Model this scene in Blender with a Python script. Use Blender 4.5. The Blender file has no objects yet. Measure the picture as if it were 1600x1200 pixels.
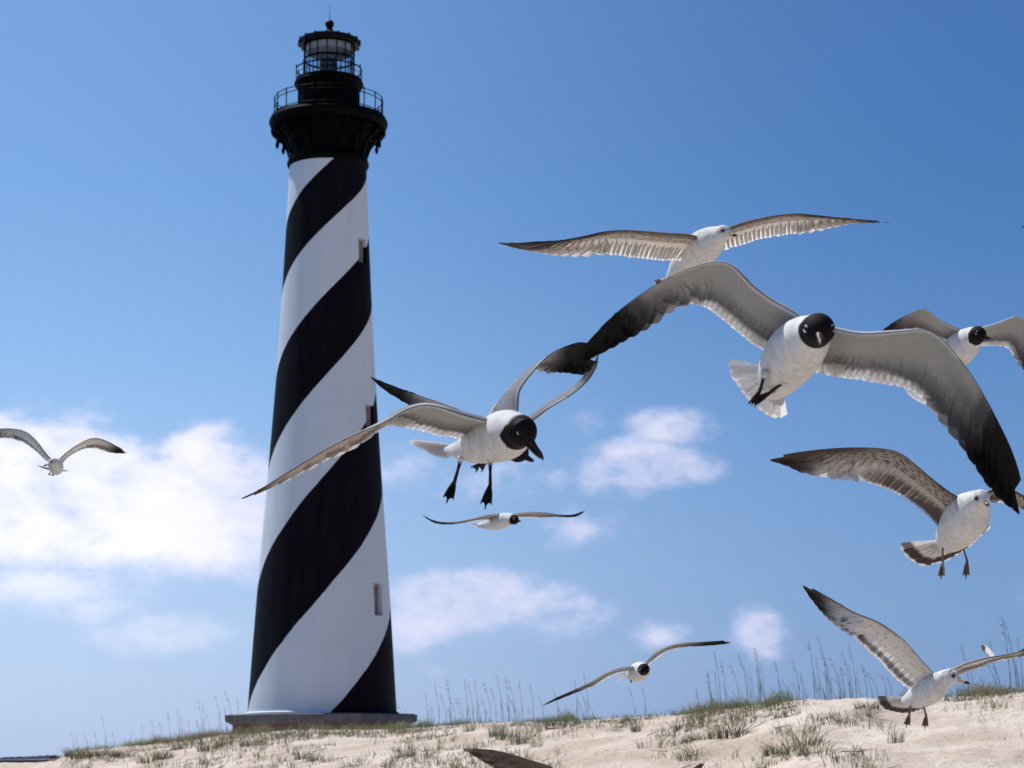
import bpy, math, random
import numpy as np
from math import sin, cos, pi, radians, sqrt, atan2, exp
from mathutils import Vector, Matrix, noise

SC = bpy.context.scene
COL = SC.collection
random.seed(7)

# ------------------------------------------------------------------ camera
F = 3270.0                      # focal length in photo pixels (1600 wide)
CAM = Vector((0, 0, 1.7))
PITCH = math.atan(584/3270); ROLL = radians(-0.3)
DK = F/2222.0                   # distances below were first measured for a 50 mm lens
RM = Matrix.Rotation(pi/2 + PITCH, 3, 'X') @ Matrix.Rotation(ROLL, 3, 'Z')
cd = bpy.data.cameras.new('camera'); cam = bpy.data.objects.new('camera', cd); COL.objects.link(cam)
cam.matrix_world = Matrix.Translation(CAM) @ RM.to_4x4()
cd.sensor_width = 36; cd.lens = F*36/1600; cd.clip_start = 0.05; cd.clip_end = 20000
cd.dof.use_dof = True; cd.dof.focus_distance = 6.2; cd.dof.aperture_fstop = 16
SC.camera = cam

def at(px, py, d):
    """the point d metres deep seen at photo pixel (px, py)"""
    return CAM + RM @ Vector(((px-800)/F*d, (600-py)/F*d, -d))

# ------------------------------------------------------------------ sun, sky
SUN_EL = radians(62); SUN_AZ = atan2(-0.80, 0.60)       # azimuth from +Y towards +X
sdir = Vector((sin(SUN_AZ)*cos(SUN_EL), cos(SUN_AZ)*cos(SUN_EL), sin(SUN_EL)))
sl = bpy.data.lights.new('sun', 'SUN'); sl.energy = 4.8; sl.angle = radians(0.53); sl.color = (1, 0.955, 0.9)
so = bpy.data.objects.new('sun', sl); COL.objects.link(so)
so.rotation_euler = sdir.to_track_quat('Z', 'Y').to_euler()
SC.view_settings.view_transform = 'Standard'; SC.view_settings.look = 'None'
SC.view_settings.exposure = 0.0; SC.view_settings.gamma = 1.0
SC.cycles.max_bounces = 6; SC.cycles.transparent_max_bounces = 16
SC.cycles.use_denoising = True

class NT:
    """small helper to write node trees as expressions"""
    def __init__(s, tree): s.t = tree; s.n = tree.nodes; s.l = tree.links
    def node(s, typ, **kw):
        n = s.n.new(typ)
        for k, v in kw.items(): setattr(n, k, v)
        return n
    def put(s, sock, v):
        if isinstance(v, bpy.types.NodeSocket): s.l.new(v, sock)
        elif v is not None: sock.default_value = v
    def m(s, op, a, b=None, c=None, clamp=False):
        n = s.node('ShaderNodeMath', operation=op, use_clamp=clamp)
        s.put(n.inputs[0], a)
        if b is not None: s.put(n.inputs[1], b)
        if c is not None: s.put(n.inputs[2], c)
        return n.outputs[0]
    def ss(s, v, lo, hi, a=0.0, b=1.0):
        n = s.node('ShaderNodeMapRange', interpolation_type='SMOOTHSTEP')
        s.put(n.inputs[0], v); s.put(n.inputs[1], lo); s.put(n.inputs[2], hi); s.put(n.inputs[3], a); s.put(n.inputs[4], b)
        return n.outputs[0]
    def mix(s, f, a, b, mode='MIX'):
        n = s.node('ShaderNodeMix', data_type='RGBA', blend_type=mode)
        s.put(n.inputs[0], f); s.put(n.inputs[6], a); s.put(n.inputs[7], b)
        return n.outputs[2]
    def noise(s, vec, scale, detail=4, rough=0.5, dist=0.0):
        n = s.node('ShaderNodeTexNoise'); s.put(n.inputs['Vector'], vec)
        n.inputs['Scale'].default_value = scale; n.inputs['Detail'].default_value = detail
        n.inputs['Roughness'].default_value = rough; n.inputs['Distortion'].default_value = dist
        return n.outputs[0]
    def vmul(s, v, k):
        n = s.node('ShaderNodeVectorMath', operation='MULTIPLY'); s.put(n.inputs[0], v); n.inputs[1].default_value = k
        return n.outputs[0]
    def vadd(s, v, k):
        n = s.node('ShaderNodeVectorMath', operation='ADD'); s.put(n.inputs[0], v); s.put(n.inputs[1], k)
        return n.outputs[0]

W = bpy.data.worlds.new('World'); SC.world = W; W.use_nodes = True
T = NT(W.node_tree); T.n.clear()
sky = T.node('ShaderNodeTexSky', sky_type='NISHITA'); sky.sun_disc = False
sky.sun_elevation = SUN_EL; sky.sun_rotation = SUN_AZ
sky.altitude = 0; sky.air_density = 1.0; sky.dust_density = 1.2; sky.ozone_density = 3.0
gen = T.node('ShaderNodeTexCoord').outputs['Generated']
sep = T.node('ShaderNodeSeparateXYZ'); T.put(sep.inputs[0], gen)
az = T.m('ARCTAN2', sep.outputs[0], sep.outputs[1]); el = T.m('ARCSINE', sep.outputs[2])
big = T.noise(T.vmul(gen, (1, 1, 1.7)), 16.0, 8, 0.58, 0.3)
fine = T.noise(T.vmul(gen, (1, 1, 1.5)), 58.0, 6, 0.6, 0.1)
nz = T.m('ADD', T.m('MULTIPLY', T.m('SUBTRACT', big, 0.5), 3.2), T.m('MULTIPLY', T.m('SUBTRACT', fine, 0.5), 1.5))
def cloud_blob(px, py, wx, wy, amp):
    v = (at(px, py, 1.0) - CAM).normalized()
    a0, e0 = atan2(v.x, v.y), math.asin(v.z)
    dx = T.m('DIVIDE', T.m('SUBTRACT', az, a0), wx/F); dy = T.m('DIVIDE', T.m('SUBTRACT', el, e0), wy/F)
    r = T.m('SQRT', T.m('ADD', T.m('MULTIPLY', dx, dx), T.m('MULTIPLY', dy, dy)))
    return T.m('MULTIPLY', T.m('SUBTRACT', 1.0, r), amp)       # 1 in the middle, 0 on the rim, falls on outside
dens = None
for b in [(20, 750, 270, 125, 2.2), (180, 795, 280, 100, 2.2), (345, 760, 140, 105, 2.0), (450, 800, 160, 80, 1.6), (60, 840, 300, 70, 1.3), (330, 860, 200, 60, 1.0),
          (90, 918, 210, 44, 1.1), (245, 985, 125, 40, 1.2), (160, 950, 120, 40, 1.0),
          (1000, 728, 130, 56, 1.7), (1050, 668, 90, 44, 1.2), (912, 668, 46, 34, .45), (1085, 735, 60, 30, 1.0),
          (725, 935, 150, 70, 1.9), (860, 955, 110, 52, 1.6), (660, 975, 110, 60, 1.2), (1030, 993, 50, 32, 1.0),
          (1190, 985, 54, 50, 1.5), (905, 828, 90, 38, .7), (620, 730, 70, 40, .5), (680, 1045, 60, 26, .5), (770, 745, 90, 45, .5), (870, 740, 70, 24, .4),
          (-260, 700, 260, 120, 1.4), (1900, 900, 260, 80, 1.2)]:
    q = T.m('MINIMUM', cloud_blob(*b), 0.8); dens = q if dens is None else T.m('MAXIMUM', dens, q)
lf = T.ss(az, radians(-9), radians(-4), 1.0, 0.0)            # the thick bank stands left of the tower
raw = T.m('ADD', T.m('ADD', dens, T.m('MULTIPLY', lf, .25)), T.m('MULTIPLY', nz, 0.80))
mask = T.ss(raw, 0.0, 0.75)
mask = T.m('MULTIPLY', mask, T.ss(dens, -0.8, 0.45))
mask = T.m('MULTIPLY', mask, T.m('ADD', T.m('MULTIPLY', lf, .28), T.ss(raw, .1, 1.4, .55, .92)))
# the cloud bases thin out towards the horizon
mask = T.m('MULTIPLY', mask, T.m('SUBTRACT', 1.0, T.m('MULTIPLY', lf, T.ss(el, radians(3.4), radians(6.6), .62, 0.0))))
core = T.ss(raw, 0.25, 1.45)
# clearer, deeper blue air away from the sun's side
side = T.ss(az, radians(-15), radians(15), 0.0, 1.0)
deep = T.mix(side, (0.94, 1.26, 1.54, 1), (0.43, 0.75, 1.14, 1))
skyc = T.mix(1.0, sky.outputs[0], deep, 'MULTIPLY')
# pale milky air low over the sea
lowair = T.ss(el, radians(-2), radians(16), 1.0, 0.0)
skyc = T.mix(T.m('MULTIPLY', lowair, 0.62), skyc, T.mix(side, (7.6, 9.2, 14.2, 1), (3.4, 5.0, 9.6, 1)))
cl = T.mix(core, T.mix(side, (8.2, 9.2, 12.6, 1), (6.0, 6.9, 10.2, 1)), T.mix(T.ss(az, radians(-11), radians(-4)), (12.6, 12.5, 13.8, 1), (10.0, 9.9, 12.0, 1)))
fin = T.mix(T.m('MULTIPLY', mask, 1.0), skyc, cl)
bg = T.node('ShaderNodeBackground'); T.put(bg.inputs[0], fin); bg.inputs[1].default_value = 0.082
wo = T.node('ShaderNodeOutputWorld'); T.l.new(bg.outputs[0], wo.inputs[0])

# ------------------------------------------------------------------ materials
def new_mat(name):
    m = bpy.data.materials.new(name); m.use_nodes = True
    t = NT(m.node_tree); b = t.n['Principled BSDF']
    return m, t, b
def simple_mat(name, col, rough=0.6, spec=0.4, metal=0.0, var=0.15, scale=6.0, bump=0.0):
    m, t, b = new_mat(name)
    co = t.node('ShaderNodeTexCoord').outputs['Object']
    n = t.noise(co, scale, 5, 0.6)
    c0 = tuple(c*(1-var) for c in col)+(1,); c1 = tuple(min(1, c*(1+var)) for c in col)+(1,)
    t.put(b.inputs['Base Color'], t.mix(t.ss(n, .3, .7), c0, c1))
    b.inputs['Roughness'].default_value = rough; b.inputs['Specular IOR Level'].default_value = spec
    b.inputs['Metallic'].default_value = metal
    if bump:
        bp = t.node('ShaderNodeBump'); bp.inputs['Strength'].default_value = bump; bp.inputs['Distance'].default_value = 0.02
        t.put(bp.inputs['Height'], n); t.put(b.inputs['Normal'], bp.outputs[0])
    return m
def plumage_mat():
    m, t, b = new_mat('plumage')
    at_ = t.node('ShaderNodeAttribute', attribute_name='Col')
    th = t.node('ShaderNodeAttribute', attribute_name='thin')
    wv = t.node('ShaderNodeAttribute', attribute_name='wuv')
    barb = t.noise(t.vmul(wv.outputs['Vector'], (1, 0.12, 1)), 90.0, 4, 0.6)
    soft = t.noise(wv.outputs['Vector'], 7.0, 4, 0.6)
    k = t.m('ADD', t.ss(barb, .3, .7, .70, .89), t.m('MULTIPLY', t.m('SUBTRACT', soft, .5), .28))
    comb = t.node('ShaderNodeCombineXYZ')
    for i in range(3): t.put(comb.inputs[i], k)
    c = t.mix(1.0, at_.outputs['Color'], comb.outputs[0], 'MULTIPLY')
    t.put(b.inputs['Base Color'], c); b.inputs['Roughness'].default_value = 0.72
    b.inputs['Specular IOR Level'].default_value = 0.12
    bp = t.node('ShaderNodeBump'); bp.inputs['Strength'].default_value = 0.14; bp.inputs['Distance'].default_value = 0.0015
    t.put(bp.inputs['Height'], barb); t.put(b.inputs['Normal'], bp.outputs[0])
    tr = t.node('ShaderNodeBsdfTranslucent'); t.put(tr.inputs[0], c)
    mx = t.node('ShaderNodeMixShader'); t.put(mx.inputs[0], t.m('MULTIPLY', th.outputs['Fac'], 0.62))
    t.l.new(b.outputs[0], mx.inputs[1]); t.l.new(tr.outputs[0], mx.inputs[2])
    t.l.new(mx.outputs[0], t.n['Material Output'].inputs[0])
    return m
def vcol_mat(name, rough, spec=0.5, coat=0.0):
    m, t, b = new_mat(name)
    a = t.node('ShaderNodeAttribute', attribute_name='Col')
    co = t.node('ShaderNodeTexCoord').outputs['Object']
    k = t.ss(t.noise(co, 160, 3, .5), .3, .7, .8, 1.15)
    comb = t.node('ShaderNodeCombineXYZ')
    for i in range(3): t.put(comb.inputs[i], k)
    t.put(b.inputs['Base Color'], t.mix(1.0, a.outputs['Color'], comb.outputs[0], 'MULTIPLY'))
    b.inputs['Roughness'].default_value = rough; b.inputs['Specular IOR Level'].default_value = spec
    return m
M_PLUM = plumage_mat()
M_BILL = vcol_mat('bill horn', 0.45, 0.3)
M_EYE = simple_mat('eye', (0.004, 0.003, 0.003), 0.3, 0.3, 0, 0)
M_ARC = simple_mat('eye arc feather', (0.75, 0.75, 0.74), 0.6, 0.3, 0, .05)

# ------------------------------------------------------------------ mesh collecting
class MB:
    def __init__(s): s.v = []; s.f = []; s.c = []; s.th = []; s.w = []
    def vert(s, p, c=(1, 1, 1), th=0.0, w=(0, 0, 0)):
        s.v.append(tuple(p)); s.c.append(c); s.th.append(th); s.w.append(w); return len(s.v)-1
    def face(s, *i): s.f.append(tuple(i))
    def grid(s, ids, closed=False):
        for r in range(len(ids)-1):
            n = len(ids[r])
            for k in range(n if closed else n-1):
                s.f.append((ids[r][k], ids[r][(k+1) % n], ids[r+1][(k+1) % n], ids[r+1][k]))
    def tube(s, pts, rad, n=8, c=(1, 1, 1), caps=True):
        pts = [Vector(p) for p in pts]; ids = []
        up = Vector((0.13, 0.2, 1)).normalized(); prev = None
        for i, p in enumerate(pts):
            t = (pts[min(i+1, len(pts)-1)] - pts[max(i-1, 0)]).normalized()
            if prev is None:
                a = t.cross(up)
                if a.length < 0.1: a = t.cross(Vector((1, 0, 0)))
            else: a = prev - t*prev.dot(t)
            a.normalize(); prev = a; b = t.cross(a)
            r = rad[i] if isinstance(rad, (list, tuple)) else rad
            cc = c[i] if isinstance(c, list) else c
            ids.append([s.vert(p + a*(r*cos(2*pi*k/n)) + b*(r*sin(2*pi*k/n)), cc) for k in range(n)])
        s.grid(ids, True)
        if caps: s.face(*ids[0][::-1]); s.face(*ids[-1])
    def box(s, c, sx, sy, sz, R=None, col=(1, 1, 1)):
        c = Vector(c); R = R or Matrix.Identity(3); v = []
        for z in (-1, 1):
            for x, y in ((-1, -1), (1, -1), (1, 1), (-1, 1)):
                v.append(s.vert(c + R @ Vector((x*sx/2, y*sy/2, z*sz/2)), col))
        for q in ((3, 2, 1, 0), (4, 5, 6, 7), (0, 1, 5, 4), (1, 2, 6, 5), (2, 3, 7, 6), (3, 0, 4, 7)): s.f.append(tuple(v[i] for i in q))
    def lathe(s, prof, n=64, c0=(0, 0, 0), a0=0.0, a1=2*pi, close_ends=False):
        full = abs(a1-a0-2*pi) < 1e-6; m = n if full else n+1; ids = []
        for r, z in prof:
            ids.append([s.vert((c0[0]+r*sin(a0+(a1-a0)*k/n), c0[1]-r*cos(a0+(a1-a0)*k/n), c0[2]+z)) for k in range(m)])
        s.grid(ids, full)
    def build(s, name, mat, parent=None, loc=None, smooth=True, attrs=False):
        o0 = Vector(loc) if loc is not None else Vector((0, 0, 0))
        me = bpy.data.meshes.new(name)
        A = np.array(s.v, dtype=np.float64) - np.array(o0)
        me.from_pydata([tuple(p) for p in A], [], s.f); me.update()
        if smooth: me.polygons.foreach_set('use_smooth', [True]*len(me.polygons))
        if attrs:
            a = me.attributes.new('Col', 'FLOAT_COLOR', 'POINT'); a.data.foreach_set('color', np.array([(c[0], c[1], c[2], 1) for c in s.c], dtype=np.float32).ravel())
            a = me.attributes.new('thin', 'FLOAT', 'POINT'); a.data.foreach_set('value', np.array(s.th, dtype=np.float32))
            a = me.attributes.new('wuv', 'FLOAT_VECTOR', 'POINT'); a.data.foreach_set('vector', np.array(s.w, dtype=np.float32).ravel())
        me.materials.append(mat)
        o = bpy.data.objects.new(name, me); COL.objects.link(o)
        if parent is not None: o.parent = parent; o.location = o0 - parent.location if loc is not None else -parent.location
        else: o.location = o0
        return o
def tag(o, label=None, cat=None, group=None, kind=None):
    if label: o['label'] = label
    if cat: o['category'] = cat
    if group: o['group'] = group
    if kind: o['kind'] = kind
    return o
def fix_normals(o):
    import bmesh
    bm = bmesh.new(); bm.from_mesh(o.data); bmesh.ops.recalc_face_normals(bm, faces=bm.faces); bm.to_mesh(o.data); bm.free()
def sharp(o, deg=35):
    try: o.data.set_sharp_from_angle(angle=radians(deg))
    except Exception: pass
    return o

# ------------------------------------------------------------------ terrain
# crest of the dune: photo column, photo row of the sand edge, distance
CREST = [(-400, 1200, 70), (-100, 1196, 66), (0, 1193, 62), (60, 1192, 58), (90, 1189, 50), (115, 1180, 44), (200, 1172, 43), (250, 1163, 42), (300, 1157, 41), (350, 1150, 40),
         (450, 1144, 38), (520, 1142, 37), (600, 1141, 36), (650, 1137, 35), (750, 1132, 34), (860, 1127, 32), (950, 1124, 31), (1050, 1119, 30),
         (1100, 1114, 29), (1150, 1108, 28.5), (1200, 1100, 28), (1250, 1095, 27.5), (1300, 1094, 27), (1400, 1094, 27), (1500, 1089, 27), (1600, 1085, 27), (1800, 1080, 27), (2200, 1085, 27)]
CA = []; CR = []; CZ = []
for px, py, d in CREST:
    p = at(px, py, d*DK); CA.append(atan2(p.x, p.y)); CR.append(math.hypot(p.x, p.y)); CZ.append(p.z)
CA = np.array(CA); CR = np.array(CR); CZ = np.array(CZ)
def sstep(x): x = np.clip(x, 0, 1); return x*x*(3-2*x)
def ground(x, y):
    r = math.hypot(x, y); a = atan2(x, y)
    rc = float(np.interp(a, CA, CR)); zc = float(np.interp(a, CA, CZ))
    if abs(a) > 1.0:
        k = min(1, (abs(a)-1.0)/0.6); zc = zc*(1-k)+0.1*k
    q = Vector((x, y, 0))
    if r <= rc:
        t = max(0.0, (r-7.0)/(rc-7.0)); e0 = -1.7/7.0; ec = (zc-1.7)/rc
        z = 1.7+r*(e0+(ec-e0)*(1-(1-t)**2.6)) if r > 7 else 0.0
    else:
        k = float(sstep((r-rc)/16.0)); z = zc*(1-k) + 0.5*k
        if r > 170: z -= float(sstep((r-500)/300.0))*3.0
        if a < -0.206: z -= float(sstep((r-rc-2)/14.0))*2.2*float(sstep((-a-0.206)/0.02))
    w = min(1.0, r/6.0)*(1.0 if r < 125 else 0.3)
    dcr = abs(r-rc)/3.0; k = 0.25 + 0.75*min(1, dcr/2)
    z += w*k*(0.20*min(1, dcr/3)*noise.noise(q*0.22) + 0.10*noise.noise(q*0.6+Vector((9, 3, 1))) + 0.045*noise.noise(q*1.7+Vector((3, 1, 7))))
    if r < 100: z += w*0.026*noise.noise(q*4.5) + w*0.008*noise.noise(Vector((x*6, y*17, 2)))
    return z
rings = list(np.concatenate([np.geomspace(0.6, 9, 14), np.arange(9.3, 20, 0.4), np.arange(20, 70, 0.16), np.arange(70.3, 104, 0.8), np.geomspace(106, 4000, 40)]))
azs = list(np.concatenate([np.radians(np.arange(-180, -19, 5.0)), np.radians(np.arange(-18, 18, 0.09)), np.radians(np.arange(19, 179, 5.0))]))
g = MB(); ids = []
c0 = g.vert((0, 0, 0))
for r in rings:
    ids.append([g.vert((r*sin(a), r*cos(a), ground(r*sin(a), r*cos(a)))) for a in azs])
g.grid(ids, True)
for k in range(len(azs)): g.face(c0, ids[0][(k+1) % len(azs)], ids[0][k])
def sand_mat():
    m, t, b = new_mat('sand')
    co = t.node('ShaderNodeTexCoord').outputs['Object']
    n1 = t.noise(co, 0.55, 5, .6); n2 = t.noise(co, 6.0, 5, .65); n3 = t.noise(co, 60, 3, .6)
    c = t.mix(t.ss(n1, .35, .68), (0.53, 0.43, 0.34, 1), (0.71, 0.61, 0.52, 1))
    c = t.mix(t.m('MULTIPLY', t.ss(n2, .50, .70), .5), c, (0.42, 0.32, 0.24, 1))
    # bits of dead grass and shell
    sp = t.noise(t.vmul(co, (1, .45, 1)), 22, 2, .5)
    c = t.mix(t.m('MULTIPLY', t.ss(sp, .64, .70), .6), c, (0.16, 0.12, 0.08, 1))
    t.put(b.inputs['Base Color'], c); b.inputs['Roughness'].default_value = .95; b.inputs['Specular IOR Level'].default_value = .1
    h = t.m('ADD', t.m('MULTIPLY', n2, 1.0), t.m('MULTIPLY', n3, .25))
    bp = t.node('ShaderNodeBump'); bp.inputs['Strength'].default_value = .9; bp.inputs['Distance'].default_value = .09
    t.put(bp.inputs['Height'], h); t.put(b.inputs['Normal'], bp.outputs[0])
    return m
dune = g.build('ground', sand_mat()); tag(dune, 'pale sand dune and beach', kind='structure')
fix_normals(dune)
w = MB(); w.face(*[w.vert((x, y, -0.85)) for x, y in ((-9000, -200), (9000, -200), (9000, 9000), (-9000, 9000))])
mw, t, b = new_mat('sea water')
b.inputs['Base Color'].default_value = (0.05, 0.12, 0.15, 1); b.inputs['Roughness'].default_value = .25
bp = t.node('ShaderNodeBump'); bp.inputs['Strength'].default_value = .6; bp.inputs['Distance'].default_value = .4
t.put(bp.inputs['Height'], t.noise(t.node('ShaderNodeTexCoord').outputs['Object'], .5, 6, .6)); t.put(b.inputs['Normal'], bp.outputs[0])
sea = w.build('water', mw); tag(sea, 'blue sea beyond the beach', kind='structure')

def pick(px, py):
    """where the ray through a photo pixel meets the sand"""
    v = (at(px, py, 1.0)-CAM); v = v/math.hypot(v.x, v.y); last = 8.0; r = 8.0
    while r < 105:
        p = CAM + v*r
        if p.z < ground(p.x, p.y): break
        last = r; r += 0.2
    if r >= 105: return None
    p = CAM + v*(r-0.1)
    return Vector((p.x, p.y, ground(p.x, p.y)))
def crest_point(px, k=1.0):
    v = at(px, 1140, 1.0)-CAM; a = atan2(v.x, v.y); r = float(np.interp(a, CA, CR))*k
    x, y = r*sin(a), r*cos(a); return Vector((x, y, ground(x, y)))

# ------------------------------------------------------------------ grass
def grass_mat():
    m, t, b = new_mat('dune grass')
    a = t.node('ShaderNodeAttribute', attribute_name='Col')
    t.put(b.inputs['Base Color'], a.outputs['Color']); b.inputs['Roughness'].default_value = .6; b.inputs['Specular IOR Level'].default_value = .3
    tr = t.node('ShaderNodeBsdfTranslucent'); t.put(tr.inputs[0], a.outputs['Color'])
    mx = t.node('ShaderNodeMixShader'); mx.inputs[0].default_value = .3
    t.l.new(b.outputs[0], mx.inputs[1]); t.l.new(tr.outputs[0], mx.inputs[2]); t.l.new(mx.outputs[0], t.n['Material Output'].inputs[0])
    return m
M_GRASS = grass_mat()
GREENS = [(.13, .16, .065), (.19, .20, .085), (.10, .14, .07), (.24, .22, .11), (.34, .28, .16), (.09, .13, .08), (.22, .18, .10)]
BLUEG = [(.07, .13, .09), (.10, .17, .13), (.12, .19, .13), (.15, .18, .10)]
DARKG = [(.07, .075, .045), (.11, .11, .06), (.055, .055, .04), (.18, .14, .09)]
def blade(mb, p, h, lean, wid, col, rnd, seg=3, a=None):
    a = rnd.uniform(0, 2*pi) if a is None else a+rnd.gauss(0, .7); d = Vector((cos(a), sin(a), 0)); d = (d*lean*.6*rnd.uniform(.3, 1) + Vector((-0.10, -0.05, 0))*rnd.uniform(0, 1.4))*h
    b_ = rnd.uniform(0, pi); wv = Vector((cos(b_), sin(b_)*.5, 0))*wid*.5
    prev = None
    for i in range(seg+1):
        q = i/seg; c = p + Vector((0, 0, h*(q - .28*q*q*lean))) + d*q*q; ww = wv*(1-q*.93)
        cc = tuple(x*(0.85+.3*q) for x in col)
        cur = (mb.vert(c-ww, cc), mb.vert(c+ww, cc))
        if prev: mb.face(prev[0], prev[1], cur[1], cur[0])
        prev = cur
rg = random.Random(11)
mb = MB()
def turf(x, y, h, pal, n, spread, wid=.009, lean=.8):
    for _ in range(n):
        a = rg.uniform(0, 2*pi); r = spread*sqrt(rg.random()); X, Y = x+r*cos(a), y+r*sin(a)
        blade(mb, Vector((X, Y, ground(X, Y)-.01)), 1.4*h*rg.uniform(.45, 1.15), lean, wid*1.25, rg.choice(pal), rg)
for px in np.arange(92, 1620, 1.1):                      # band along the crest
    v = at(px, 1140, 1)-CAM
    dn = 0.5+0.9*noise.noise(Vector((px*.012, 3, 1)))+.6*noise.noise(Vector((px*.05, 1, 1)))
    if px < 420: dn += .8
    if 470 < px < 670: dn += .55
    if 1240 < px < 1420: dn -= .45
    if 1065 < px < 1165 or 1420 < px < 1600: dn += .45
    dn += .7*noise.noise(Vector((px*.11, 8, 4)))
    if dn < 0.05: dn = .05
    n = int(min(dn, 1.7)**1.4*6.0+rg.random())
    for _ in range(n):
        p = crest_point(px+rg.uniform(-1, 1), 1.02-abs(rg.gauss(0, .085)))
        hh = (.35+.55*min(dn, 1.8))*(.8+.9*abs(noise.noise(Vector((p.x*1.1, p.y*1.1, 2)))))
        bare = noise.noise(Vector((p.x*.8, p.y*.8, 7)))
        if bare < -.12: continue
        turf(p.x, p.y, rg.uniform(.10, .30)*hh, GREENS[3:5]+DARKG if bare > .25 else (GREENS+DARKG[:2]+GREENS[3:5]) if not 640 < px < 1010 else GREENS+BLUEG+DARKG[:1], 4, .16, .009, 1.3)
def crest_row(px):
    return float(np.interp(px, [c[0] for c in CREST], [c[1] for c in CREST]))
for _ in range(3200):                                    # thin scattered growth on the seaward face
    px = rg.uniform(95, 1430); cy = crest_row(px); py = cy+3+(1230-cy)*rg.random()**1.5
    p = pick(px, py)
    if p is None: continue
    nv = noise.noise(Vector((p.x*.40, p.y*.40, 5)))+.6*noise.noise(Vector((p.x*1.3, p.y*1.3, 9)))
    if nv < rg.uniform(-.20, .10)+(.10 if px > 900 else 0)+(.22 if px > 1080 else 0): continue
    pal = (GREENS+DARKG[:1]) if nv > .1+.2*rg.random() else (BLUEG if rg.random() < .6 else DARKG)
    turf(p.x, p.y, rg.uniform(.07, .24), pal, rg.randint(3, 12), rg.uniform(.04, .22), .0085, 1.4)
    if rg.random() < .07:                                # dead stems lying on the sand
        for _k in range(rg.randint(1, 3)):
            a = rg.gauss(.3, 1.0); q = Vector((p.x+rg.uniform(-.3, .3), p.y+rg.uniform(-.3, .3), 0)); L_ = rg.uniform(.15, .4); q2 = q+Vector((cos(a), sin(a), 0))*L_
            q.z = ground(q.x, q.y)+.008; q2.z = ground(q2.x, q2.y)+.02
            u = Vector((0, 0, .007)); i0 = [mb.vert(v_, (.17, .12, .07)) for v_ in (q-u, q2-u*.3, q2+u*.3, q+u)]; mb.face(*i0)
turf_o = mb.build('dune_grass', M_GRASS, attrs=True, smooth=False)
tag(turf_o, 'short olive and straw coloured grass growing along the dune crest', 'grass', kind='stuff')

def tuft_mesh(seed, pal, n, h, spread, lean=.9):
    r = random.Random(seed); m = MB()
    for _ in range(n):
        a = r.uniform(0, 2*pi); q = spread*sqrt(r.random())
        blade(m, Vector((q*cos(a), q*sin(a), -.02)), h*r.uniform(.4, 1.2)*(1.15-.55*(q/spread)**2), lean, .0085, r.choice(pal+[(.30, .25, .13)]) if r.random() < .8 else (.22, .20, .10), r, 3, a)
    return m
TUFTS = []
for i, (pal, n, h, s, l) in enumerate([(GREENS, 60, .27, .15, 1.5), (BLUEG, 80, .26, .12, 1.1), (DARKG, 170, .27, .17, 1.7), (DARKG+GREENS, 100, .30, .17, 1.7), (BLUEG, 60, .34, .09, .9)]):
    TUFTS.append((tuft_mesh(50+i, pal, n, h, s, l), i))
tuft_src = {}
TUFT_WORD = ['olive', 'blue-green', 'dark brown-green', 'dark green', 'upright blue-green']
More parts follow.
